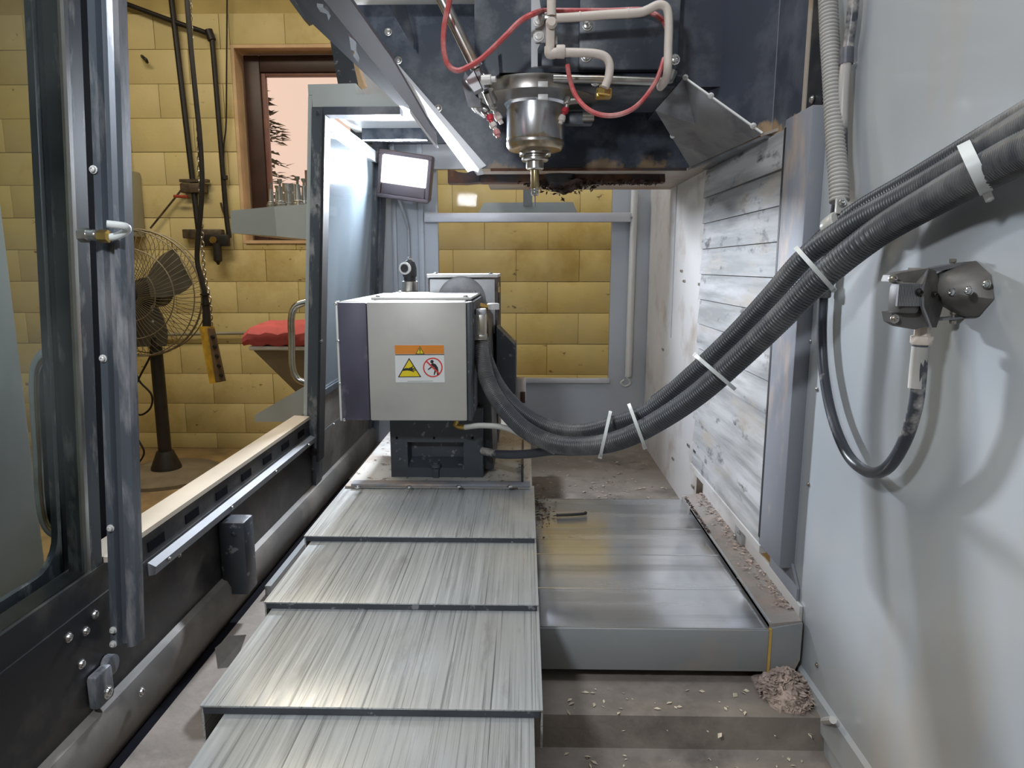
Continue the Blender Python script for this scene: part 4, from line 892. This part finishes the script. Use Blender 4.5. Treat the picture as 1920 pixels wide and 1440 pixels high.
for u, v in ((1086, 31), (1176, 25)): MB().lathe(bq(u, v), [(.0098, 0), (.0098, .003)], (1, 0, 0.03), 14).build('joint_ring', 'beige_pipe', o)
o = thing('beige_pipe', 'short beige pipe bending down into the brass fitting', 'pipe', bq(1132, 165), g)
MB().tube(catmull([bq(1050, 98), bq(1090, 99), bq(1118, 101), bq(1135, 107), bq(1143, 122), bq(1141, 145), bq(1134, 164)], 7), .0088, 12).build('pipe', 'beige_pipe', o)
MB().lathe(bq(1131, 178, 1.53), [(.013, 0), (.016, .003), (.016, .012), (.012, .013), (.012, .02)], (.15, -.2, 1), 6).build('brass_fitting', 'brass', o)
MB().box(bq(1118, 182, 1.54), bq(1148, 164, 1.54) + Vector((0, .03, 0)), .003).build('brass_body', 'brass', o)

# overhead beam and fin
t = thing('overhead_beam', 'pale beam crossing the top of the spindle area', 'beam', aY(840, 6, 1.85))
a, b = aY(655, -4, 1.85), aY(1120, -6, 1.85)
MB().box((a.x, 1.85, a.z), (b.x, 1.90, a.z + .06), .003).build('beam', 'white_metal', t)
MB().prism([aY(727, 8, 1.9), aY(776, 92, 1.95), aY(776, 72, 1.95), aY(760, 8, 1.9)], (0, .006, 0)).build('fin', 'slate', t)
# tool changer shroud
sh = thing('tool_changer_shroud', 'large dark blue sheet shroud behind the spindle with rusty lower edge', 'shroud', (.1, 2.25, 1.473))
fp_ = [(-.128, 2.0, 1.473), (.456, 2.0, 1.473), (.515, 2.0, 1.56), (.515, 2.0, 2.3), (-.66, 2.0, 2.3), (-.54, 2.0, 1.97), (-.378, 2.0, 1.775)]
MB().prism(fp_, (0, .012, 0)).build('face_sheet', 'shroud_slate', sh)
MB().prism([(-.128, 2.013, 1.4735), (-.128, 2.55, 1.4735), (.517, 2.55, 1.4735), (.517, 1.46, 1.4735), (.505, 1.515, 1.4735), (.456, 2.013, 1.4735)], (0, 0, .006)).build('underside', 'under_tan', sh)
MB().add([(-.132, 1.992, 1.470), (-.383, 1.992, 1.776), (-.381, 1.992, 1.780), (-.112, 1.992, 1.480), (-.165, 2.3, 1.470), (-.392, 2.3, 1.776), (-.372, 2.3, 1.776), (-.112, 2.3, 1.480)], [(0, 3, 2, 1), (4, 5, 6, 7), (0, 1, 5, 4), (3, 7, 6, 2), (0, 4, 7, 3), (1, 2, 6, 5)]).build('lit_cut_edge', 'edge_white', sh)  # flange of the dark shroud, whitened for the flood light falling on it
MB().box((-.10, 1.996, 1.466), (.45, 2.004, 1.473)).build('drip_lip', 'rust', sh)
for u, v in ((747, 113), (822, 203), (728, 60)): screw(aY(u, v, 1.999), (0, -1, 0), sh, .008, 'dull_chrome', 'bolt', .005)
# wing plate
wg = thing('wing_plate', 'grey triangular deflector plate screwed beside the spindle head', 'plate', aY(1300, 310, 1.97))
P1, P2, P3, P4 = aY(1283, 145, 1.625), aY(1230, 205, 1.65), aY(1295, 312, 1.985), aY(1430, 250, 1.50)
c = (P1 + P2 + P3 + P4) / 4 + Vector((-.004, -.006, .0)); nn = (P3 - P1).cross(P4 - P2).normalized() * .003
top = [P1, P2, P3, P4, c]; bot = [p + nn for p in top]
mid = MB().add(top + bot, [(0, 1, 4), (1, 2, 4), (2, 3, 4), (3, 0, 4), (6, 5, 9), (7, 6, 9), (8, 7, 9), (5, 8, 9), (0, 5, 6, 1), (1, 6, 7, 2), (2, 7, 8, 3), (3, 8, 5, 0)])
wpl = mid.build('plate', 'lamp_plate', wg)
for a, b, k_ in ((P1, P4, .35), (P1, P4, .88), (P2, P3, .42), (P1, P4, .01)):
    p = a.lerp(b, k_); screw(p + Vector((0, -.004, 0)), (-.3, -.9, -.2), wpl, .005, 'white_metal')
MB().tube([P1, P4], .0028, 6).build('edge_bead', 'white_metal', wg)
MB().prism([P3 + Vector((0, 0, -.002)), P4 + Vector((.004, 0, -.004)), P4 + Vector((.03, .01, -.004)), P3 + Vector((.05, .01, -.002))], (0, 0, -.006)).build('lower_flange', 'lamp_plate', wg)
# column cover
cc = thing('column_cover', 'dark blue folded column cover with tan worn corner', 'cover', (.5, 1.5, 1.45))
A0, A1 = aY(1310, 80, 1.70), Vector((.5195, 1.512, 0))
MB().prism([(A0.x, 1.70, aY(1310, 172, 1.70).z), (A1.x - .012, A1.y + .012, 1.466), (A1.x, A1.y, 1.466), (A1.x, A1.y, 2.3), (A0.x, 1.70, 2.3)], (.003, .012, 0)).build('face', 'column_slate', cc)
MB().prism([(.5145, 1.508, 1.470), (.5145, 1.358, 1.452), (.5145, 1.358, 2.3), (.5145, 1.508, 2.3)], (.005, 0, 0)).build('return_face', 'column_slate', cc)
MB().tube([(.516, 1.509, 1.484), (.516, 1.509, 2.3)], .0022, 6).build('fold_bead', 'post_steel', cc)
MB().prism([(.5145, 1.356, 1.45), (.5145, 1.34, 1.45), (.5145, 1.34, 2.3), (.5145, 1.356, 2.3)], (.012, 0, 0)).build('edge_strip', 'under_tan', cc)
MB().box((.516, 1.27, 1.40), (.532, 1.338, 2.3)).build('side_rail', 'black_panel', cc)
screw(aX(1523, 187, .514), (-1, 0, 0), cc, .006, 'dull_chrome')
MB().prism([(.456, 2.0, 1.470), (.512, 1.515, 1.470), (.516, 1.36, 1.447), (.519, 1.36, 1.47), (.519, 2.0, 1.472)], (0, 0, -.004)).build('lower_trim', 'under_tan', cc)

# ---- vertical slatted cover
vc = thing('column_way_cover', 'scuffed white slatted way cover on the machine column', 'way cover', (.51, 1.68, .62))
nS = 12; pt = .0705; zb = .615
SL = None
for k in range(nS):
    z = zb + k * pt
    if SL is None:
        o = MB().prism([(.502, 1.374, z), (.508, 1.374, z + pt + .004), (.516, 1.374, z + pt + .004), (.512, 1.374, z)], (0, .63, 0)).build('slat', 'slat_paint', vc); SL = o; s0 = WLOC[o.name].copy()
    else: clone(SL, s0 + Vector((random.uniform(-.0015, .001), 0, k * pt)), vc)
MB().box((.492, 1.25, .625), (.522, 1.372, 1.475), .003).build('side_post', 'post_steel', vc)
MB().box((.4915, 1.365, .64), (.496, 1.374, 1.46)).build('post_lip', 'rubber', vc)
MB().prism([(.498, 1.38, .60), (.512, 1.38, .60), (.512, 2.0, .60), (.498, 2.0, .60)], (0, 0, .016)).build('bottom_rail', 'white_panel', vc)
MB().box((.505, 1.52, .556), (.515, 1.57, .60), .002).build('foot_bracket', 'aluminium', vc)
MB().box((.505, 1.97, .62), (.515, 2.0, .66)).build('corner_tab', 'rust', vc)
screw((.504, 1.53, .585), (-1, 0, 0), vc, .004); screw((.504, 1.56, .565), (-1, 0, 0), vc, .004)
MB().prism([(.514, 1.25, .43), (.514, 1.215, .46), (.514, 1.215, .60), (.514, 1.25, .635), (.514, 1.36, .635), (.514, 1.36, .43)], (.005, 0, 0)).build('lower_gusset', 'post_steel', vc)

# ---- tool change arm with chip clump
ar = thing('tool_change_arm', 'rusty double ended tool change arm hanging behind the spindle', 'arm', (.09, 2.15, 1.44))
MB().box((-.14, 2.13, 1.450), (.40, 2.18, 1.486), .004).build('bar', 'rust', ar)
MB().prism([(-.236, 2.13, 1.449), (-.236, 2.13, 1.488), (-.215, 2.13, 1.486), (-.205, 2.13, 1.481), (-.18, 2.13, 1.478), (-.165, 2.13, 1.484), (-.14, 2.13, 1.486), (-.14, 2.13, 1.452), (-.18, 2.13, 1.448)], (0, .05, 0)).build('gripper', 'rust', ar)
MB().prism([(.40, 2.13, 1.452), (.40, 2.13, 1.484), (.415, 2.13, 1.487), (.418, 2.13, 1.450)], (0, .05, 0)).build('gripper', 'rust', ar)
MB().lathe((.10, 2.155, 1.435), [(.03, 0), (.05, .012), (.055, .04), (.055, .055)], seg=20).build('hub', 'dark_body', ar)
lump = MB().lathe((.115, 2.14, 1.452), [(.004, -.034), (.02, -.028), (.034, -.016), (.05, -.006), (.058, .004), (.03, .008)], seg=22)
lump.v = [Vector((.115 + (p.x - .115) * 1.25, 2.14 + (p.y - 2.14) * .55, p.z)) + Vector((random.uniform(-.006, .006), random.uniform(-.004, .004), random.uniform(-.005, .005))) for p in lump.v]
lump.build('chip_core', 'dark_chips', ar, False)
clp = MB()
for i in range(1300):
    x = random.gauss(.11, .055) if i < 560 else random.uniform(.02, .40); rr_ = abs(x - .11)
    z = 1.452 - abs(random.gauss(0, .016 if i < 560 else .005)) * max(.25, 1 - rr_ * 6); y = 2.128 + random.uniform(-.012, .05)
    s_ = random.uniform(.003, .010); d1 = Vector((random.gauss(0, 1), random.gauss(0, 1), random.gauss(0, 1))).normalized() * s_; d2 = d1.orthogonal().normalized() * s_ * .5; c = Vector((x, y, z))
    clp.add([c - d1, c + d2, c + d1 * 1.1, c - d2], [(0, 1, 2, 3)])
o = clp.build('chip_clump', 'dark_chips', ar, False); o['kind'] = 'stuff'

# ================================================================== HOSES
G3 = 'corrugated hoses in the slung bundle'
def P_(*a): return [aD(u, v, z) for u, v, z in a]
front = P_((901, 634, 1.715), (903, 665, 1.70), (915, 715, 1.67), (942, 762, 1.62), (985, 806, 1.56), (1040, 832, 1.50), (1105, 836, 1.43), (1170, 822, 1.36), (1240, 786, 1.29), (1310, 738, 1.22), (1385, 672, 1.14), (1460, 600, 1.07), (1540, 520, 1.0), (1640, 440, .92), (1750, 374, .80), (1850, 320, .70), (1950, 272, .60), (2060, 240, .50))
upper = P_((905, 634, 1.745), (912, 670, 1.74), (935, 722, 1.70), (975, 768, 1.64), (1030, 800, 1.57), (1090, 808, 1.50), (1150, 794, 1.43), (1215, 770, 1.36), (1290, 708, 1.28), (1370, 634, 1.20), (1440, 560, 1.12), (1510, 482, 1.04), (1590, 425, .97), (1700, 366, .86), (1800, 310, .755), (1880, 262, .67), (1970, 214, .58), (2060, 180, .50))
back = P_((1230, 752, 1.40), (1290, 708, 1.335), (1360, 650, 1.26), (1430, 575, 1.18), (1490, 508, 1.12), (1545, 445, 1.06), (1610, 395, 1.0), (1700, 344, .905), (1790, 292, .805), (1880, 240, .72), (1970, 190, .64), (2060, 150, .56))
tag(corrugated(catmull(front, 10), .0205).build('corrugated_hose', 'hose_grey'), 'thick grey corrugated hose, lowest of the slung bundle', 'hose', G3)
tag(corrugated(catmull(upper, 10), .0165).build('corrugated_hose', 'hose_grey'), 'corrugated grey hose running along the top front of the slung bundle', 'hose', G3)
tag(corrugated(catmull(back, 10), .0145).build('corrugated_hose', 'hose_dark'), 'darker corrugated hose at the back of the slung bundle', 'hose', G3)
# smooth hoses near the base
tag(MB().tube(catmull(P_((872, 801, 1.66), (905, 798, 1.64), (950, 803, 1.61), (1000, 827, 1.57), (1040, 847, 1.54)), 8), .0068, 10).build('coolant_line', 'clear_hose'), 'thin pale hose running from the brass elbow under the rotary box', 'hose')
tag(MB().tube(catmull(P_((905, 846, 1.78), (940, 852, 1.72), (990, 851, 1.65), (1036, 845, 1.58), (1075, 846, 1.52)), 8), .011, 10).build('drain_line', 'conduit'), 'dusty black hose lying low behind the dark base', 'hose')
# cable ties
TG = 'white cable ties around the hose bundle'
def tie(u1, v1, u2, v2, zc, label, wdt=.0032):
    zc -= .022; a, b = aD(u1, v1, zc), aD(u2, v2, zc); c = (a + b) / 2; ax_ = (b - a) / 2; L_ = ax_.length; e1 = ax_.normalized()
    view = (c - O).normalized(); e2 = view
    t = thing('cable_tie', label, 'cable tie', b, TG); n = 28; ring = []
    al = e1.cross(e2).normalized()
    vv = []; ff = []
    for k in range(n):
        th = 2 * math.pi * k / n; r1 = L_ * 1.05; r2 = .047
        d = e1 * math.cos(th) * r1 + e2 * math.sin(th) * r2; nrm = (e1 * math.cos(th) / r1 + e2 * math.sin(th) / r2).normalized()
        for (aa, rr_) in ((-1, 0), (1, 0), (1, .0014), (-1, .0014)): vv.append(c + d + al * wdt * aa + nrm * rr_)
    for k in range(n):
        j = (k + 1) % n
        for q in range(4): ff.append((k * 4 + q, k * 4 + (q + 1) % 4, j * 4 + (q + 1) % 4, j * 4 + q))
    MB().add(vv, ff).build('strap', 'tie_white', t)
    hb = b + (b - c).normalized() * .001 - view * .004
    MB().lathe(hb, [(wdt * 1.7, -.004), (wdt * 1.9, 0), (wdt * 1.7, .004)], al, 8).build('lock_head', 'tie_white', t)
    return t
tie(1144, 774, 1126, 854, 1.43, 'white cable tie lowest on the slack of the hose bundle')
tie(1180, 760, 1208, 836, 1.36, 'white cable tie second along beside the lowest one')
tie(1376, 728, 1306, 668, 1.195, 'white cable tie round the bundle in front of the slats')
tie(1494, 466, 1560, 540, 1.02, 'white cable tie above the hanging dark conduit')
tie(1808, 272, 1848, 358, .735, 'broad white cable tie nearest the viewer on the bundle', .006)
# vertical hoses
vx = .485
def vp(u, v, x=vx): return aX(u, v, x)
tag(corrugated(catmull([vp(1551, -40), vp(1555, 60), vp(1561, 160), vp(1566, 260), vp(1572, 330), vp(1574, 378)], 10), .0152, .0062, 14, .002).build('corrugated_hose', 'hose_pale'), 'pale dusty corrugated hose hanging straight down to the clamp', 'hose')
cd_ = thing('lamp_conduit', 'dark dusty conduit looping from the clamp to the wall lamp', 'conduit', vp(1640, 890, .50))
MB().tube(catmull([vp(1603, -40, .50), vp(1598, 30, .50), vp(1590, 90, .50), vp(1583, 150, .495), vp(1579, 240, .495), vp(1578, 330, .495), vp(1566, 400, .50), vp(1553, 470, .505), vp(1545, 540, .505), vp(1541, 620, .505), vp(1545, 700, .503), vp(1560, 780, .50), vp(1588, 850, .495), vp(1625, 884, .488), vp(1660, 880, .48), vp(1692, 836, .475), vp(1715, 770, .473), vp(1724, 700, .471), vp(1726, 640, .47)], 8), .0082, 12).build('conduit', 'conduit', cd_)
MB().lathe(vp(1587, 106, .498), [(.0105, -.012), (.0105, .012)], (.0, .1, 1), 12).build('coupling', 'lamp_plate', cd_)
MB().lathe(vp(1546, 545, .505), [(.0095, -.012), (.011, -.009), (.011, .004), (.0095, .006), (.0095, .012)], (0, 0, 1), 12).build('coupling', 'lamp_plate', cd_)
MB().lathe(vp(1726, 650, .47), [(.0092, -.05), (.0095, -.03), (.0095, 0)], (0, 0, 1), 12).build('sleeve', 'hose_pale', cd_)
cl = thing('hose_clamp', 'pale saddle clamp holding the dark hose beside the post', 'clamp', vp(1568, 430, .47))
q = aD(1565, 424, 1.03); dirn = (aD(1610, 395, 1.0) - aD(1545, 445, 1.06)).normalized()
MB().lathe(q - dirn * .012, [(.017, 0), (.019, .003), (.019, .021), (.017, .024)], dirn, 18).build('band', 'clear_hose', cl)
q2 = aD(1578, 384, 1.03)
MB().prism([aD(1568, 400, 1.02), aD(1584, 402, 1.02), aD(1592, 382, 1.02), aD(1582, 366, 1.02), aD(1570, 370, 1.02)], _f * .006).build('ear', 'clear_hose', cl)
screw(aD(1578, 380, 1.018), -_f, cl, .005, 'steel_bright')

# ================================================================== WALL LAMP (right)
wl = thing('wall_lamp', 'dusty finned work lamp on a bracket on the grey panel', 'lamp', aY(1700, 600, .82))
yl = .82
def lp(u, v, y=yl): return aY(u, v, y)
a, b = lp(1668, 588, yl - .012), lp(1732, 530, yl - .03)
MB().box((a.x, yl - .03, a.z), (b.x, yl - .002, b.z), .006).build('finned_body', 'lamp_taupe', wl)

fa, fb = lp(1682, 574, yl - .0335), lp(1728, 532, yl - .0335)
nf_ = 15
for k in range(nf_):
    x = fa.x + (fb.x - fa.x) * k / (nf_ - 1)
    MB().box((x, yl - .0335, fa.z), (x + .0011, yl - .0299, fb.z)).build('fin', 'lamp_plate', wl)
MB().prism([lp(1670, 528, yl - .015), lp(1674, 516, yl - .015), lp(1690, 511, yl - .015), lp(1742, 503, yl - .015), lp(1740, 530, yl - .015)], (0, .022, 0)).build('upper_body', 'lamp_taupe', wl)
MB().prism([lp(1671, 586, yl - .02), lp(1675, 605, yl - .02), lp(1692, 614, yl - .02), lp(1715, 618, yl - .02), lp(1740, 612, yl - .02), lp(1738, 580, yl - .02)], (0, .022, 0)).build('lower_body', 'lamp_taupe', wl)
# tapered reflector shell behind the bezel
sh_ = [lp(1740, 502, yl - .012), lp(1729, 535, yl - .034), lp(1729, 575, yl - .034), lp(1745, 614, yl - .02), lp(1756, 614, yl - .012), lp(1772, 562, yl + .0), lp(1755, 508, yl - .004)]
MB().prism(sh_, (.002, .045, 0)).build('shell', 'lamp_taupe', wl)
MB().prism([lp(1728, 540, yl - .0355), lp(1740, 503, yl - .0145), lp(1742, 503, yl - .0145), lp(1732, 540, yl - .0355), lp(1733, 575, yl - .0355), lp(1748, 614, yl - .022), lp(1744, 614, yl - .022), lp(1729, 575, yl - .0355)], (0, .004, 0)).build('rim', 'lamp_plate', wl)
for u, v in ((1674, 523), (1677, 598)): screw(lp(u, v, yl - .022), (0, -1, 0), wl, .004, 'dull_chrome')
screw(lp(1723, 548, yl - .034), (0, -1, 0), wl, .0035, 'black_iron'); screw(lp(1752, 552, yl - .012), (0, -1, 0), wl, .003, 'black_iron')
MB().prism([lp(1742, 504, yl), lp(1755, 510, yl), lp(1785, 503, yl), lp(1829, 494, yl - .005), lp(1830, 490, yl - .005), lp(1785, 496, yl)], (0, .018, 0)).build('bracket_arm', 'lamp_plate', wl)
MB().prism([lp(1750, 598, yl), lp(1786, 596, yl), lp(1834, 591, yl), lp(1834, 594, yl), lp(1786, 600, yl), lp(1752, 602, yl)], (0, .018, 0)).build('bracket_arm', 'lamp_plate', wl)
for u, v0, v1 in ((1784, 489, 508), (1786, 586, 604)):
    MB().lathe(lp(u, v1, yl + .004), [(.004, -.002), (.004, .002), (.0026, .003), (.0026, (v1 - v0) * yl / F - .003), (.0042, (v1 - v0) * yl / F - .002), (.0042, (v1 - v0) * yl / F + .002)], seg=8).build('pivot_bolt', 'dull_chrome', wl)
MB().lathe(lp(1727, 646), [(.011, 0), (.0125, .002), (.0125, .010), (.009, .011), (.009, .024)], seg=8).build('cable_gland', 'beige_pipe', wl)
# domed mounting plate on the panel
mp_ = MB(); cy, cz = aX(1828, 545, RX).y, aX(1828, 545, RX).z
hexo = [(1797, 492), (1830, 489), (1858, 515), (1864, 560), (1836, 593), (1806, 594), (1782, 566), (1786, 520)]
hx_ = [aX(u, v, RX - .001) for u, v in hexo]; cen = sum(hx_, Vector()) / len(hx_)
mid_ = [cen + (p - cen) * .96 + Vector((-.006, 0, 0)) for p in hx_]; inn = [cen + (p - cen) * .55 + Vector((-.03, .004, 0)) for p in hx_]; tip = [cen + (p - cen) * .22 + Vector((-.038, .006, 0)) for p in hx_]
n = 8; ff = []
for k in range(3):
    for i in range(n): ff.append((k * n + i, k * n + (i + 1) % n, (k + 1) * n + (i + 1) % n, (k + 1) * n + i))
ff += [tuple(range(n)), tuple(3 * n + i for i in range(n))]
mp_.add(hx_ + mid_ + inn + tip, ff).build('mount_dome', 'lamp_taupe', wl)
for u, v, x in ((1818, 545, RX - .028), (1851, 533, RX - .008), (1787, 548, RX - .03)): screw(aX(u, v, x), (-1, -.2, 0), wl, .004, 'steel_bright')

# ================================================================== CHIPS AND SMALL DEBRIS
def flakes(fn, count, smin, smax):
    b = MB()
    for i in range(count):
        c, up = fn(); s_ = random.uniform(smin, smax); th = random.uniform(0, 6.28)
        d1 = Vector((math.cos(th), math.sin(th), random.uniform(-.25, .25))) * s_; d2 = Vector((-math.sin(th), math.cos(th), random.uniform(-.2, .2))) * s_ * random.uniform(.25, .6)
        b.add([c - d1, c + d2 + Vector((0, 0, s_ * .25)), c + d1, c - d2], [(0, 1, 2, 3)])
    return b
def floor_z(y): return .43 if y > 1.08 else (.402 if y > 1.062 else .366)
def f1():
    y = random.choice((random.uniform(1.95, 2.8), random.uniform(1.92, 2.4))); return Vector((random.uniform(.04, .50), y, .432)), 0
stuff(flakes(f1, 260, .003, .010).build('floor_chips', 'chips', None, False), 'scattered reddish chips on the far machine floor', 'chips')
def f2():
    y = random.uniform(.72, 1.15); return Vector((random.uniform(.06, .50), y, floor_z(y) + .002)), 0
stuff(flakes(f2, 260, .002, .008).build('loose_chips', 'pale_chips', None, False), 'pale metal chips strewn on the stepped near floor', 'chips')
def f3():
    y = random.uniform(1.22, 1.9); return Vector((.512 - abs(random.gauss(0, .022)), y, .5575)), 0
stuff(flakes(f3, 420, .002, .007).build('ledge_chips', 'chips', None, False), 'reddish chips lying along the dusty saddle ledge', 'chips')
# heap in the corner under the saddle end
hpm = MB(); n1, n2 = 18, 10; vv = []; ff = []; hc = Vector((.478, 1.145, .43))
for j in range(n2 + 1):
    r = j / n2
    for i in range(n1):
        th = 6.2832 * i / n1; jit = 1 + .25 * math.sin(3 * th + 1) + random.uniform(-.08, .08)
        x = hc.x + r * .055 * jit * math.cos(th); y = hc.y + r * .060 * jit * math.sin(th)
        vv.append(Vector((min(x, .516), y, floor_z(y) - .002 + (1 - r ** 1.3) * .05 * random.uniform(.75, 1.15))))
for j in range(n2):
    for i in range(n1): ff.append((j * n1 + i, j * n1 + (i + 1) % n1, (j + 1) * n1 + (i + 1) % n1, (j + 1) * n1 + i))
hpo = hpm.add(vv, ff)
def f4():
    r = random.random() ** .6; th = random.uniform(0, 6.28); x = hc.x + r * .052 * math.cos(th); y = hc.y + r * .06 * math.sin(th)
    return Vector((min(x, .514), y, floor_z(y) + .004 + (1 - r ** 1.3) * .046)), 0
fk = flakes(f4, 420, .003, .009); hpo.add(fk.v, fk.f)
stuff(hpo.build('chip_heap', 'chips', None, False), 'heap of reddish chips in the corner under the saddle end', 'chips')
def f5():
    y = random.uniform(1.3, 1.85); return Vector((.4555 + random.uniform(-.004, .004), 1.6 + random.random() * .28, .5525)), 0
stuff(flakes(f5, 160, .002, .006).build('edge_swarf', 'dark_chips', None, False), 'dark swarf caught along the saddle upstand', 'chips')
def f6():
    return Vector((.03 + abs(random.gauss(0, .025)), 1.79 + random.gauss(0, .06), .5425)), 0
stuff(flakes(f6, 160, .002, .007).build('dark_swarf', 'dark_chips', None, False), 'clump of dark swarf on the far saddle corner', 'chips')
def f7():
    x = random.uniform(-.44, 0.0); y = random.uniform(1.71, 2.3)
    while -.36 < x < -.11 and y > 1.745: x = random.uniform(-.44, 0.0); y = random.uniform(1.71, 2.3)
    return Vector((x, y, .6475)), 0
stuff(flakes(f7, 90, .002, .006).build('table_chips', 'chips', None, False), 'small chips sprinkled on the table sheet around the dark base', 'chips')
# bent sheet showing beside the way cover
t = thing('bent_sheet', 'small bent reflective sheet under the edge of the stepped cover', 'sheet', aZ(430, 1230, .50))
MB().add([aZ(403, 1215, .51), aZ(430, 1192, .53), aZ(462, 1190, .53), aZ(440, 1250, .48), aZ(408, 1254, .47), aZ(403, 1215, .505), aZ(430, 1192, .525), aZ(462, 1190, .525), aZ(440, 1250, .475), aZ(408, 1254, .465)],
         [(0, 1, 2, 3, 4), (9, 8, 7, 6, 5), (0, 5, 6, 1), (1, 6, 7, 2), (2, 7, 8, 3), (3, 8, 9, 4), (4, 9, 5, 0)]).build('sheet', 'channel_steel', t, smooth=False)
